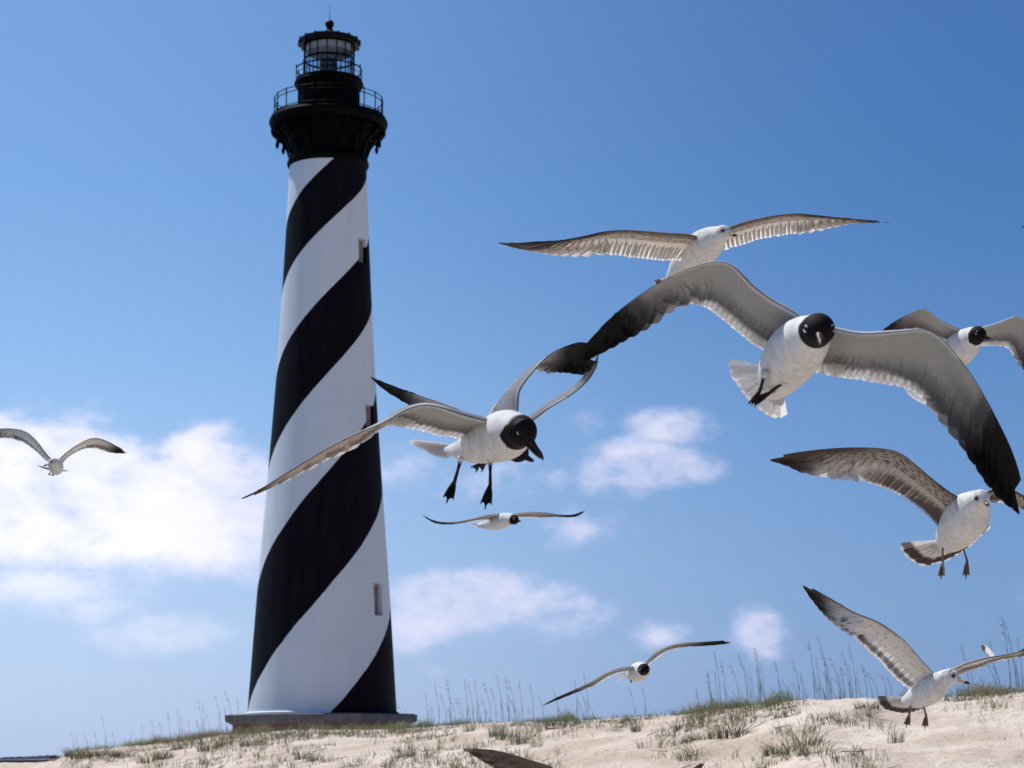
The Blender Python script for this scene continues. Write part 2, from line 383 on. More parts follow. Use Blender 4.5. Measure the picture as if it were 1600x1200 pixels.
tufts = [  # px, py, variant, size, where
 (725, 1127, 1, 1.2, 'on the crest just right of the lighthouse base'), (733, 1142, 4, 1.0, 'below the crest right of the lighthouse base'), (778, 1150, 1, 1.3, 'in the cluster below the small laughing gull'),
 (792, 1153, 1, 1.4, 'in the middle of the cluster below the small laughing gull'), (812, 1163, 4, 1.3, 'lowest in the cluster above the wing at the bottom edge'), (838, 1166, 4, 1.0, 'alone on bare sand above the wing at the bottom edge'),
 (868, 1134, 2, .9, 'at the foot of the low banking gull wing tip'), (930, 1138, 3, .7, 'on the crest under the banking laughing gull'), (995, 1143, 4, .8, 'on bare sand below and right of the banking gull'),
 (1022, 1165, 0, 1.3, 'at the left foot of the brown clump on the right dune'), (1040, 1152, 0, 1.2, 'beside the track on the right dune face'), (1140, 1150, 2, 1.5, 'big rounded clump in the middle of the right dune face'),
 (1158, 1148, 3, 1.0, 'right shoulder of the big rounded clump'), (1100, 1152, 0, 1.0, 'left of the big rounded clump'), (1260, 1168, 3, 1.35, 'tall open clump low on the right dune face'),
 (1276, 1180, 0, 1.3, 'in front of the tall open clump'), (1222, 1178, 2, 1.2, 'left of the tall open clump'), (1250, 1145, 0, 1.3, 'behind the tall open clump'), (1350, 1118, 3, 1.2, 'left of the hovering gull tail'),
 (1356, 1108, 2, .9, 'just behind the tail of the low gull'), (1322, 1132, 0, 1.0, 'on sand below the low gull wing'), (1400, 1160, 4, 1.0, 'under the dangling feet of the low gull'), (1232, 1101, 4, 1.2, 'on the sharp left shoulder of the right dune'),
 (1175, 1108, 3, 1.2, 'on the crest where the right dune starts'), (1158, 1110, 3, 1.3, 'on the crest left of the right dune'), (1128, 1112, 2, 1.5, 'dark scrubby one on the crest behind the big rounded clump'), (1112, 1114, 2, 1.2, 'on the crest left of the dark scrubby one'), (1075, 1118, 3, 1.1, 'on the crest below the banking gull raised wing tip'), (120, 1180, 2, 1.5, 'at the very left tip of the dune'), (215, 1172, 3, 1.4, 'on the crest of the low left dune'), (245, 1168, 2, 1.4, 'on the crest at the left dip'), (628, 1184, 1, .9, 'on low sand below the lighthouse base right end'), (642, 1182, 4, .8, 'right one of the pair below the lighthouse'),
 (700, 1158, 0, 1.0, 'on sand between the pair and the cluster'), (490, 1188, 1, 1.0, 'low on sand below the lighthouse'), (474, 1186, 1, 1.3, 'beside the frame bottom under the lighthouse'), (135, 1183, 2, 1.9, 'at the far left end of the dune'),
 (160, 1180, 3, 1.7, 'next to the far left end clump'), (190, 1182, 2, 1.4, 'third clump from the left end of the dune'), (232, 1190, 3, 1.2, 'low at the frame bottom on the left dune'), (258, 1186, 2, 1.3, 'in the hollow of the left dune'),
 (330, 1172, 2, 1.5, 'left of the lighthouse base'), (350, 1164, 3, 1.3, 'close left of the stone base'), (395, 1164, 2, 1.3, 'in front of the stone base left end'), (296, 1155, 3, 1.6, 'on the crest of the left dune'),
 (272, 1158, 0, 1.2, 'on the slope left of the lighthouse'), (522, 1148, 0, 1.2, 'in front of the middle of the stone base'), (560, 1148, 1, 1.2, 'in front of the stone base under the black stripe'), (590, 1145, 0, 1.4, 'before the right half of the stone base'),
 (620, 1143, 1, 1.4, 'at the right end of the stone base'), (1085, 1185, 3, 1.2, 'by the brown wing tip at the bottom edge'), (1060, 1125, 0, 1.0, 'on the crest right of the banking gull')]
for px, py, v, s, wh in tufts:
    s *= 1.32
    p = crest_point(px, .985) if 'on the crest' in wh or 'shoulder' in wh else (pick(px, py) or crest_point(px, 1.0))
    if v not in tuft_src:
        o = TUFTS[v][0].build('grass_tuft', M_GRASS, attrs=True, smooth=False); tuft_src[v] = o
    else:
        o = tuft_src[v].copy(); COL.objects.link(o)
    o.location = p; o.rotation_euler = (0, 0, rg.uniform(0, 6.28)); o.scale = (s, s, s*rg.uniform(.85, 1.05))
    tag(o, TUFT_WORD[v]+' grass tuft '+wh, 'grass tuft', 'grass tufts on the dune')

# sea oats: tall thin stalks with drooping seed heads
def oat_mesh(seed):
    r = random.Random(seed); m = MB(); H = 1.0
    lean = r.uniform(.06, .24); pts = []; rad = []
    for i in range(9):
        q = i/8; pts.append(Vector((-lean*q**2.2*H, r.uniform(-.004, .004), H*q*(1-.05*q)))); rad.append(.0050*(1-.6*q))
    m.tube(pts, rad, 5, (.11, .10, .065))
    for i in range(r.randint(9, 16)):                  # spikelets
        q = r.uniform(.72, 1.0); b_ = pts[-1].lerp(pts[5], (1-q)/.4); a = r.uniform(0, 6.28)
        d = Vector((-.05+.04*cos(a), .045*sin(a), -.045*r.random()+.01)); e = b_+d*r.uniform(.35, .8)
        m.tube([b_, b_.lerp(e, .5)+Vector((0, 0, .008)), e], [.0010, .0027, .0010], 4, (.15, .12, .08))
    for i in range(r.randint(2, 5)):                    # leaves up the stem
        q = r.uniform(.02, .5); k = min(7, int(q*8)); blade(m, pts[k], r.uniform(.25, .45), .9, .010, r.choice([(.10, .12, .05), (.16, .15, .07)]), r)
    return m
OATS = [oat_mesh(i+200) for i in range(9)]; oat_src = {}
z7 = [(210,120),(265,80),(300,130),(320,60),(345,140),(400,55),(430,80),(450,60),(515,70),(540,100),(570,35),(600,45),(630,55),(665,60),(720,80),(770,140),(840,100),(885,180),(930,60),(960,160),(985,30),(1010,160),(1210,100),(1260,100),(1520,100),(1575,10),(95,170),(130,200),(165,230)]
z8 = [(40,370),(100,270),(145,170),(170,210),(235,225),(275,185),(330,150),(340,160),(355,220),(430,215),(470,300),(525,210),(545,270),(560,290),(600,105),(660,95),(670,200),(612,260),(720,190),(770,170),(780,230),(800,130),(850,230),(880,250),(905,270),(945,280),(970,290),(700,300),(745,280),(820,300),(1345,140),(1480,110),(1545,0),(1575,20),(1590,230),(1420,290),(1500,240),(1300,290)]
z6 = [(290,220),(305,240),(380,230),(415,170),(560,200),(600,180),(635,190),(665,150),(700,140),(712,165),(740,180),(790,100),(800,112),(820,160),(860,85),(885,130),(910,65),(935,100),(520,235),(450,225),(345,235)]
stalks = [(600+a/3.077, 1040+b_/3.077) for a, b_ in z7]+[(1080+a/3.077, 960+b_/3.077) for a, b_ in z8]+[(a/2.5, 1050+b_/2.5) for a, b_ in z6]
base = list(stalks)
for px, py in base:
    for _k in range(rg.choice((1, 1, 2))): stalks.append((px+rg.uniform(-14, 14), py+rg.uniform(22, 50)))
for px, ty in stalks:
    k = rg.uniform(.985, 1.05); p = crest_point(px, k)
    q = RM.transposed() @ (p-CAM); d = -q.z; by = 600-F*q.y/d
    H = (by-ty)*d/F/.97
    if H < .25: continue
    v = rg.randrange(len(OATS))
    if v not in oat_src: o = OATS[v].build('sea_oat', M_GRASS, attrs=True); oat_src[v] = o
    else: o = oat_src[v].copy(); COL.objects.link(o)
    s = H; o.location = p - Vector((0, 0, .03)); o.scale = (max(s*.85, .9), max(s*.85, .9), s); o.rotation_euler = (0, 0, rg.uniform(-.7, .7))
    if px < 503: z = 'left of the lighthouse'
    elif px < 1080: z = 'between lighthouse and bare right dune'
    elif px < 1420: z = 'on the bare right dune'
    else: z = 'at the far right end of the dune'
    tag(o, 'thin brown sea oat stalk on the crest '+z, 'sea oat', 'sea oats '+z)

# ------------------------------------------------------------------ lighthouse
BX, BY, BZ = -12.772, 141.264, 4.749
LB = Vector((BX, BY, BZ))
def paint_mat():
    m, t, b = new_mat('spiral striped paint')
    co = t.node('ShaderNodeTexCoord').outputs['Object']
    s = t.node('ShaderNodeSeparateXYZ'); t.put(s.inputs[0], co)
    h = s.outputs[2]
    ang = t.m('ARCTAN2', s.outputs[0], t.m('MULTIPLY', s.outputs[1], -1))
    G = t.m('ADD', t.m('MULTIPLY', t.m('ADD', t.m('MULTIPLY', t.m('ADD', t.m('MULTIPLY', h, 1.91790809e-05), -1.97098777e-04), h), 6.05131522e-02), h), -1.93105478)
    wob = t.m('MULTIPLY', t.m('SUBTRACT', t.noise(co, .6, 3, .5), .5), .012)
    ph = t.m('ADD', t.m('SUBTRACT', G, t.m('DIVIDE', ang, pi)), t.m('ADD', wob, 20.0))
    fr = t.m('FRACT', ph)
    blk = t.m('GREATER_THAN', fr, .5)                      # black between k+0.5 and k+1.0
    n1 = t.noise(t.vmul(co, (1, 1, .16)), 1.6, 6, .62); n2 = t.noise(co, .35, 4, .5); n3 = t.noise(co, 9, 4, .6)
    # faint brick courses under the paint
    crs = t.m('FRACT', t.m('MULTIPLY', h, 4.2)); cl_ = t.ss(crs, .0, .16)
    white = t.mix(t.ss(n1, .35, .75), (.565, .615, .665, 1), (.53, .575, .625, 1))
    white = t.mix(t.m('MULTIPLY', t.ss(n2, .5, .75), .15), white, (.50, .52, .54, 1))
    black = t.mix(t.ss(n1, .4, .7), (.004, .003, .005, 1), (.008, .006, .009, 1))
    c = t.mix(blk, white, black)
    t.put(b.inputs['Base Color'], c)
    t.put(b.inputs['Roughness'], t.m('ADD', t.m('MULTIPLY', blk, -.05), .66)); b.inputs['Specular IOR Level'].default_value = .06
    bp = t.node('ShaderNodeBump'); bp.inputs['Strength'].default_value = .45; bp.inputs['Distance'].default_value = .02
    t.put(bp.inputs['Height'], t.m('ADD', t.m('MULTIPLY', cl_, .6), t.m('MULTIPLY', n3, .8))); t.put(b.inputs['Normal'], bp.outputs[0])
    return m
M_STRIPE = paint_mat()
M_IRON = simple_mat('black iron', (.0016, .0013, .0016), .6, .05, 0, .3, 3, .2)
M_STONE = simple_mat('granite', (.115, .11, .12), .85, .2, 0, .2, 2.5, .5)
def brick_mat():
    m, t, b = new_mat('brick base')
    br = t.node('ShaderNodeTexBrick'); co = t.node('ShaderNodeTexCoord').outputs['Object']
    s = t.node('ShaderNodeSeparateXYZ'); t.put(s.inputs[0], co); cx = t.node('ShaderNodeCombineXYZ')
    t.put(cx.inputs[0], s.outputs[0]); t.put(cx.inputs[1], s.outputs[2]); t.put(br.inputs['Vector'], cx.outputs[0])
    br.inputs['Scale'].default_value = 4; br.inputs['Color1'].default_value = (.10, .055, .045, 1); br.inputs['Color2'].default_value = (.13, .075, .06, 1); br.inputs['Mortar'].default_value = (.15, .13, .12, 1)
    t.put(b.inputs['Base Color'], br.outputs[0]); b.inputs['Roughness'].default_value = .9
    return m
M_BRICK = brick_mat()
M_WFRAME = simple_mat('window frame', (.33, .26, .27), .6, .3, 0, .1)
def glass_mat(name, tint, k):
    m, t, b = new_mat(name)
    tr = t.node('ShaderNodeBsdfTransparent'); tr.inputs[0].default_value = tint+(1,)
    gl = t.node('ShaderNodeBsdfGlossy'); gl.inputs['Roughness'].default_value = .05
    mx = t.node('ShaderNodeMixShader'); mx.inputs[0].default_value = k
    t.l.new(tr.outputs[0], mx.inputs[1]); t.l.new(gl.outputs[0], mx.inputs[2]); t.l.new(mx.outputs[0], t.n['Material Output'].inputs[0])
    return m
M_GLASS = glass_mat('lantern glass', (.86, .9, .92), .07)
M_PANE = simple_mat('shuttered pane', (.20, .17, .18), .5, .3, 0, .1)
M_GREY = simple_mat('grey lining', (.30, .30, .31), .7, .2, 0, .1)
M_LENS = simple_mat('beacon housing', (.03, .025, .03), .4, .4, 0, .2)
M_ROOF = simple_mat('roof paint', (.004, .003, .0035), .5, .12, 0, .3, 3, .1)

LH = bpy.data.objects.new('lighthouse', None); COL.objects.link(LH); LH.location = LB
tag(LH, 'tall black and white spiral striped lighthouse with black lantern gallery', 'lighthouse')
HO = [39.45, 40.25, 41.0, 42.27, 42.63, 43.19, 44.6, 45.37, 46.0, 46.8, 47.4, 47.85, 48.05, 49.1, 49.16, 49.36, 50.2, 50.5, 50.93, 51.3, 52.75]
HN = [37.52, 38.38, 39.1, 40.45, 40.8, 41.2, 42.5, 43.2, 43.62, 43.93, 44.3, 44.65, 45.45, 46.45, 46.6, 46.85, 47.35, 47.7, 48.1, 48.45, 49.65]
def lh(mb_, name, mat, parent=LH, smooth=True, deg=35):
    if max(v[2] for v in mb_.v) > 39.4 and name not in ('tower', 'window', 'pane'):    # gallery and lantern: fit to the measured heights
        mb_.v = [(v[0]*.944, v[1]*.944, float(np.interp(v[2], HO, HN))) for v in mb_.v]
    me_o = mb_.build(name, mat, None, smooth=smooth); me_o.parent = parent; me_o.location = (0, 0, 0)
    fix_normals(me_o)
    if smooth: sharp(me_o, deg)
    return me_o
PH = [(-.8, 5.02), (0.21, 4.945), (4, 4.71), (8.4, 4.422), (16.05, 3.845), (23.18, 3.35), (28.85, 3.06), (34, 2.82), (37.6, 2.66), (40.6, 2.62)]
def trad(h):
    hs = np.array([a for a, _ in PH]); rs = np.array([b_ for _, b_ in PH]); return float(np.interp(h, hs, rs))
# smoothed profile
_hh = np.linspace(-.8, 40.6, 200); _rr = np.array([trad(h) for h in _hh]); _k = np.ones(21)/21
_rs = np.convolve(np.pad(_rr, 10, mode='reflect', reflect_type='odd'), _k, mode='valid')
def trs(h): return float(np.interp(h, _hh, _rs))
WINS = [(6.25, 8.4, .925, 1.13), (18.9, 20.5, .945, 1.235), (30.4, 32.15, .905, 1.235)]
hl = sorted(set([round(x, 4) for x in list(np.arange(-.25, 40.4, .5))+[40.4]] + [w_[0] for w_ in WINS] + [w_[1] for w_ in WINS]))
al = sorted(set(list(np.round(np.linspace(-pi, pi, 129)[:-1], 5)) + [w_[2] for w_ in WINS] + [w_[3] for w_ in WINS]))
# keep angle lines from crowding
tw = MB(); vid = {}
def tv(i, j):
    j %= len(al)
    if (i, j) not in vid:
        r = trs(hl[i]); vid[(i, j)] = tw.vert((r*sin(al[j]), -r*cos(al[j]), hl[i]))
    return vid[(i, j)]
for i in range(len(hl)-1):
    for j in range(len(al)):
        hm = (hl[i]+hl[i+1])/2; am = (al[j]+al[(j+1) % len(al)])/2 if j < len(al)-1 else pi
        if any(w_[0] < hm < w_[1] and w_[2] < am < w_[3] for w_ in WINS): continue
        tw.face(tv(i, j), tv(i, j+1), tv(i+1, j+1), tv(i+1, j))
DEP = .40
for (h0, h1, a0, a1) in WINS:                      # reveals cut into the thick wall
    am = (a0+a1)/2; n = Vector((sin(am), -cos(am), 0)); s_ = Vector((cos(am), sin(am), 0))
    ja = [j for j in range(len(al)) if a0-1e-6 <= al[j] <= a1+1e-6]; ih = [i for i in range(len(hl)) if h0-1e-6 <= hl[i] <= h1+1e-6]
    loop = [(ih[0], j) for j in ja] + [(i, ja[-1]) for i in ih[1:]] + [(ih[-1], j) for j in ja[::-1][1:]] + [(i, ja[0]) for i in ih[::-1][1:-1]]
    inn = []
    for (i, j) in loop:
        p = Vector(tw.v[tv(i, j)]); u = p.dot(s_); inn.append(tw.vert(n*(trs((h0+h1)/2)-DEP) + s_*u + Vector((0, 0, p.z))))
    L = len(loop)
    for k in range(L):
        tw.face(tv(*loop[k]), tv(*loop[(k+1) % L]), inn[(k+1) % L], inn[k])
tower = lh(tw, 'tower', M_STRIPE, deg=40)
for (h0, h1, a0, a1) in WINS:
    am = (a0+a1)/2; n = Vector((sin(am), -cos(am), 0)); s_ = Vector((cos(am), sin(am), 0)); R = Matrix((s_, -n, Vector((0, 0, 1)))).transposed()
    rc_ = trs((h0+h1)/2)-DEP+.04; wd = 2*trs((h0+h1)/2)*sin((a1-a0)/2); hh_ = h1-h0
    f_ = MB(); cm = n*rc_+Vector((0, 0, (h0+h1)/2))
    for sx in (-1, 1): f_.box(cm+s_*sx*(wd/2-.06), .12, .1, hh_-.01, R)
    for sz in (-1, 0, 1): f_.box(cm+Vector((0, 0, sz*(hh_/2-.07))), wd-.24, .09, .12 if sz else .07, R)
    f_.box(cm, .05, .08, hh_-.3, R)
    fo = lh(f_, 'window', M_WFRAME, smooth=False)
    p_ = MB(); p_.box(cm-n*.03, wd, .02, hh_, R); po = lh(p_, 'pane', M_PANE, fo, False)
# octagonal base
def octagon(mb_, R0, R1, z0, z1, rot=radians(4)):
    A = [mb_.vert((R0*sin(rot+pi/8+k*pi/4), -R0*cos(rot+pi/8+k*pi/4), z0)) for k in range(8)]
    B_ = [mb_.vert((R1*sin(rot+pi/8+k*pi/4), -R1*cos(rot+pi/8+k*pi/4), z1)) for k in range(8)]
    for k in range(8): mb_.face(A[k], A[(k+1) % 8], B_[(k+1) % 8], B_[k])
    mb_.face(*A[::-1]); mb_.face(*B_)
o1 = MB(); octagon(o1, 6.76, 6.8, -.66, -.24); octagon(o1, 6.72, 6.5, -.238, -.17); octagon(o1, 6.45, 6.62, -.80, -.662)
base_o = lh(o1, 'stone_base', M_STONE, smooth=False)
o2 = MB(); octagon(o2, 6.25, 6.25, -4.9, -.802); lh(o2, 'brick_plinth', M_BRICK, smooth=False)
o3 = MB(); o3.lathe([(4.96, -.168), (5.14, -.168), (5.14, -.06), (5.02, .02), (4.93, .02)], 96); lh(o3, 'foot_ring', M_STRIPE)
# cornice ring under the gallery
c_ = MB(); c_.lathe([(2.80, 39.45), (2.93, 39.5), (3.02, 39.62), (3.02, 39.78), (2.93, 39.9), (2.93, 40.15), (2.86, 40.25), (2.80, 40.25)], 96); lh(c_, 'cornice_ring', M_IRON)
c_ = MB(); c_.lathe([(2.81, 40.2), (2.9, 41.2), (3.1, 41.9), (3.4, 42.15), (3.95, 42.2), (4.1, 42.12), (4.3, 42.3), (4.4, 42.55), (4.38, 42.75), (4.25, 42.95), (4.25, 43.08), (2.2, 43.12)], 96)
for k in range(48):
    a = k*2*pi/48; n = Vector((sin(a), -cos(a), 0)); R = Matrix((Vector((cos(a), sin(a), 0)), -n, Vector((0, 0, 1)))).transposed()
    c_.box(n*4.12+Vector((0, 0, 42.0)), .14, .26, .26, R)
lh(c_, 'gallery', M_IRON)
bk = MB()                                         # one bracket, copied round
def plate(mb_, poly, th):
    A = [mb_.vert((-th/2, -p[0], p[1])) for p in poly]; B_ = [mb_.vert((th/2, -p[0], p[1])) for p in poly]; n = len(poly)
    for k in range(n): mb_.face(A[k], A[(k+1) % n], B_[(k+1) % n], B_[k])
    mb_.face(*A); mb_.face(*B_[::-1])
out = [(2.84, 40.25), (2.98, 40.25), (3.12, 40.7), (3.35, 41.15), (3.62, 41.45), (3.9, 41.6), (4.1, 41.7), (4.15, 42.15), (3.9, 42.15), (3.72, 41.85), (3.45, 41.6), (3.2, 41.3), (3.02, 40.9), (2.9, 40.6)]
for a_, b_ in zip(range(0, 7), range(13, 6, -1)):
    q = [out[a_], out[a_+1], out[b_-1] if b_-1 >= 7 else out[7], out[b_]]
    plate(bk, q, .2)
bk.tube([(0, -3.0, 41.75), (0, -3.6, 41.95), (0, -4.0, 42.1)], [.07, .06, .06], 6)
bk.tube([(0, -3.78, 41.6), (0, -3.78, 41.35), (0, -3.78, 41.2), (0, -3.78, 41.0), (0, -3.78, 40.85)], [.10, .09, .15, .12, .02], 8)
b0 = lh(bk, 'bracket', M_IRON, smooth=False)
for k in range(1, 16):
    c = b0.copy(); COL.objects.link(c); c.parent = LH; c.rotation_euler = (0, 0, k*2*pi/16)
b0.rotation_euler = (0, 0, 0)
def ring(mb_, r, z, t_, n=72):
    prof = [(r+t_*cos(q), z+t_*sin(q)) for q in np.linspace(0, 2*pi, 7)]; mb_.lathe(prof, n)
def rail(r, z0, z1, rails, posts, t_, name, bars=0):
    m_ = MB()
    for z in rails: ring(m_, r, z, t_)
    for k in range(posts):
        a = (k+.5)*2*pi/posts; m_.tube([(r*sin(a), -r*cos(a), z0), (r*sin(a), -r*cos(a), z1)], t_*1.25, 6)
        m_.tube([(r*sin(a), -r*cos(a), z1), (r*sin(a), -r*cos(a), z1+.07)], t_*1.9, 6)
    for k in range(bars):
        a = k*2*pi/bars; m_.tube([(r*sin(a), -r*cos(a), z0), (r*sin(a), -r*cos(a), z1)], t_*.4, 4, caps=False)
    return lh(m_, name, M_IRON)
rail(4.02, 43.08, 44.6, [44.6, 44.27, 43.3], 20, .035, 'gallery_railing')
c_ = MB(); c_.lathe([(2.26, 43.1), (2.32, 43.12), (2.32, 43.4), (2.26, 43.45), (2.26, 45.5), (2.34, 45.6), (2.5, 45.75), (2.58, 45.95), (2.58, 46.1), (2.5, 46.2), (2.45, 46.45), (2.47, 46.7), (2.47, 46.8), (1.8, 46.84)], 80); wr = lh(c_, 'watch_room', M_IRON)
c_ = MB()
for k in range(16):
    a = k*2*pi/16; n = Vector((sin(a), -cos(a), 0)); R = Matrix((Vector((cos(a), sin(a), 0)), -n, Vector((0, 0, 1)))).transposed()
    c_.box(n*2.27+Vector((0, 0, 44.5)), .12, .08, 2.0, R)
lh(c_, 'pilaster_band', M_IRON, wr, False)
rail(2.45, 46.82, 47.85, [47.85, 47.4], 12, .026, 'lantern_railing')
c_ = MB(); c_.lathe([(1.95, 46.83), (1.95, 47.0), (1.82, 47.0)], 16); 
for k in range(16):
    a = k*2*pi/16; n = Vector((sin(a), -cos(a), 0)); c_.tube([n*1.87+Vector((0, 0, 46.9)), n*1.87+Vector((0, 0, 49.15))], .045, 6)
for z in (48.05,): ring(c_, 1.86, z, .035, 16)
ring(c_, 1.87, 49.1, .07, 16)
lr = lh(c_, 'lantern_room', M_IRON)
c_ = MB(); c_.lathe([(1.84, 47.0), (1.84, 49.1)], 16); lh(c_, 'glazing', M_GLASS, lr, False)
c_ = MB(); c_.lathe([(1.74, 48.57), (1.76, 49.08), (1.2, 49.12), (.02, 49.15)], 32); lh(c_, 'ceiling_lining', M_GREY, lr)
c_ = MB(); c_.lathe([(.5, 46.85), (.5, 47.1), (.2, 47.15), (.18, 47.5), (.5, 47.52), (.6, 47.65), (.6, 47.95), (.5, 48.1), (.05, 48.15)], 20)
c_.box((.6, -.2, 47.45), .8, .4, .5); c_.tube([(-.5, -.6, 47), (-.5, -.6, 48.3)], .16, 8)
lh(c_, 'beacon', M_LENS)
c_ = MB(); c_.lathe([(1.75, 49.12), (2.24, 49.1), (2.28, 49.2), (2.28, 49.36), (2.18, 49.42), (1.6, 49.78), (1.1, 50.02), (.72, 50.15), (.6, 50.2), (.0, 50.25)], 16)
for k in range(16):
    a = k*2*pi/16; n = Vector((sin(a), -cos(a), 0)); c_.tube([n*2.26+Vector((0, 0, 49.1)), n*2.3+Vector((0, 0, 49.5))], [.09, .05], 6)
    c_.tube([n*2.2+Vector((0, 0, 49.43)), n*1.1+Vector((0, 0, 50.05)), n*.6+Vector((0, 0, 50.22))], .035, 5)
rf = lh(c_, 'roof', M_ROOF)
c_ = MB(); prof = [(.62, 50.18), (.42, 50.3), (.26, 50.5), (.22, 50.62)] + [(.34*cos(q), 50.93+.34*sin(q)) for q in np.linspace(-.9, 1.4, 12)] + [(.03, 51.3), (.0, 51.32)]
c_.lathe(prof, 24); lh(c_, 'ventilator_ball', M_ROOF, rf)
c_ = MB(); c_.tube([(0, 0, 51.25), (0, 0, 52.0), (0, 0, 52.75)], [.025, .016, .008], 6); lh(c_, 'lightning_rod', M_ROOF, rf)

# ------------------------------------------------------------------ groyne far left
gy = MB()
A_ = at(86, 1181.5, 95); B_ = at(-60, 1190.0, 420); A_.z = B_.z = A_.z
dv = (B_-A_); Lg = dv.length; dv.normalize(); R = Matrix((dv, Vector((0, 0, 1)).cross(dv), Vector((0, 0, 1)))).transposed()
n = int(Lg/1.1)
for k in range(n):
    p = A_+dv*(k*1.1+.5); gy.box((p.x, p.y, A_.z-1.55), .99, .22+.06*(k % 2), 2.8, R)
gr = bpy.data.objects.new('groyne', None); COL.objects.link(gr); gr.location = A_
tag(gr, 'long dark low timber groyne on the beach at far left', 'groyne')
g1 = gy.build('sheet_wall', simple_mat('wet timber', (.03, .024, .03), .7, .3, 0, .3, 1.5, .4), gr, smooth=False)
gc = MB(); gc.box(A_+dv*Lg/2+Vector((0, 0, -.06)), Lg, .42, .14, R); gc.build('cap_beam', g1.data.materials[0], gr, smooth=False)
gp = MB()
for k in range(0, n, 3):
    p = A_+dv*(k*1.1+.3); gp.tube([p+Vector((0, 0, 0)), p+Vector((0, 0, .03+.05*random.random()))], .09, 6)
gp.build('post_row', g1.data.materials[0], gr, smooth=False)

# ------------------------------------------------------------------ gulls
def crom(P, t):
    """Catmull-Rom through the rows of P at parameter t in 0..len-1"""
    n = len(P); t = min(max(t, 0), n-1-1e-6); i = int(t); f = t-i
    p0 = P[max(i-1, 0)]; p1 = P[i]; p2 = P[min(i+1, n-1)]; p3 = P[min(i+2, n-1)]
    if i == 0: p0 = 2*p1-p2
    if i+2 > n-1: p3 = 2*p2-p1
    return .5*((2*p1)+(-p0+p2)*f+(2*p0-5*p1+4*p2-p3)*f*f+(-p0+3*p1-3*p2+p3)*f**3)
def npv(v): return np.array(v, dtype=float)
def nrm(v): return v/(np.linalg.norm(v)+1e-12)
def sm(x, a, b): x = min(max((x-a)/(b-a), 0), 1); return x*x*(3-2*x)
def lerp3(a, b, k): return tuple(a[i]*(1-k)+b[i]*k for i in range(3))
def nz3(x, y, z=0): return noise.noise(Vector((x, y, z)))

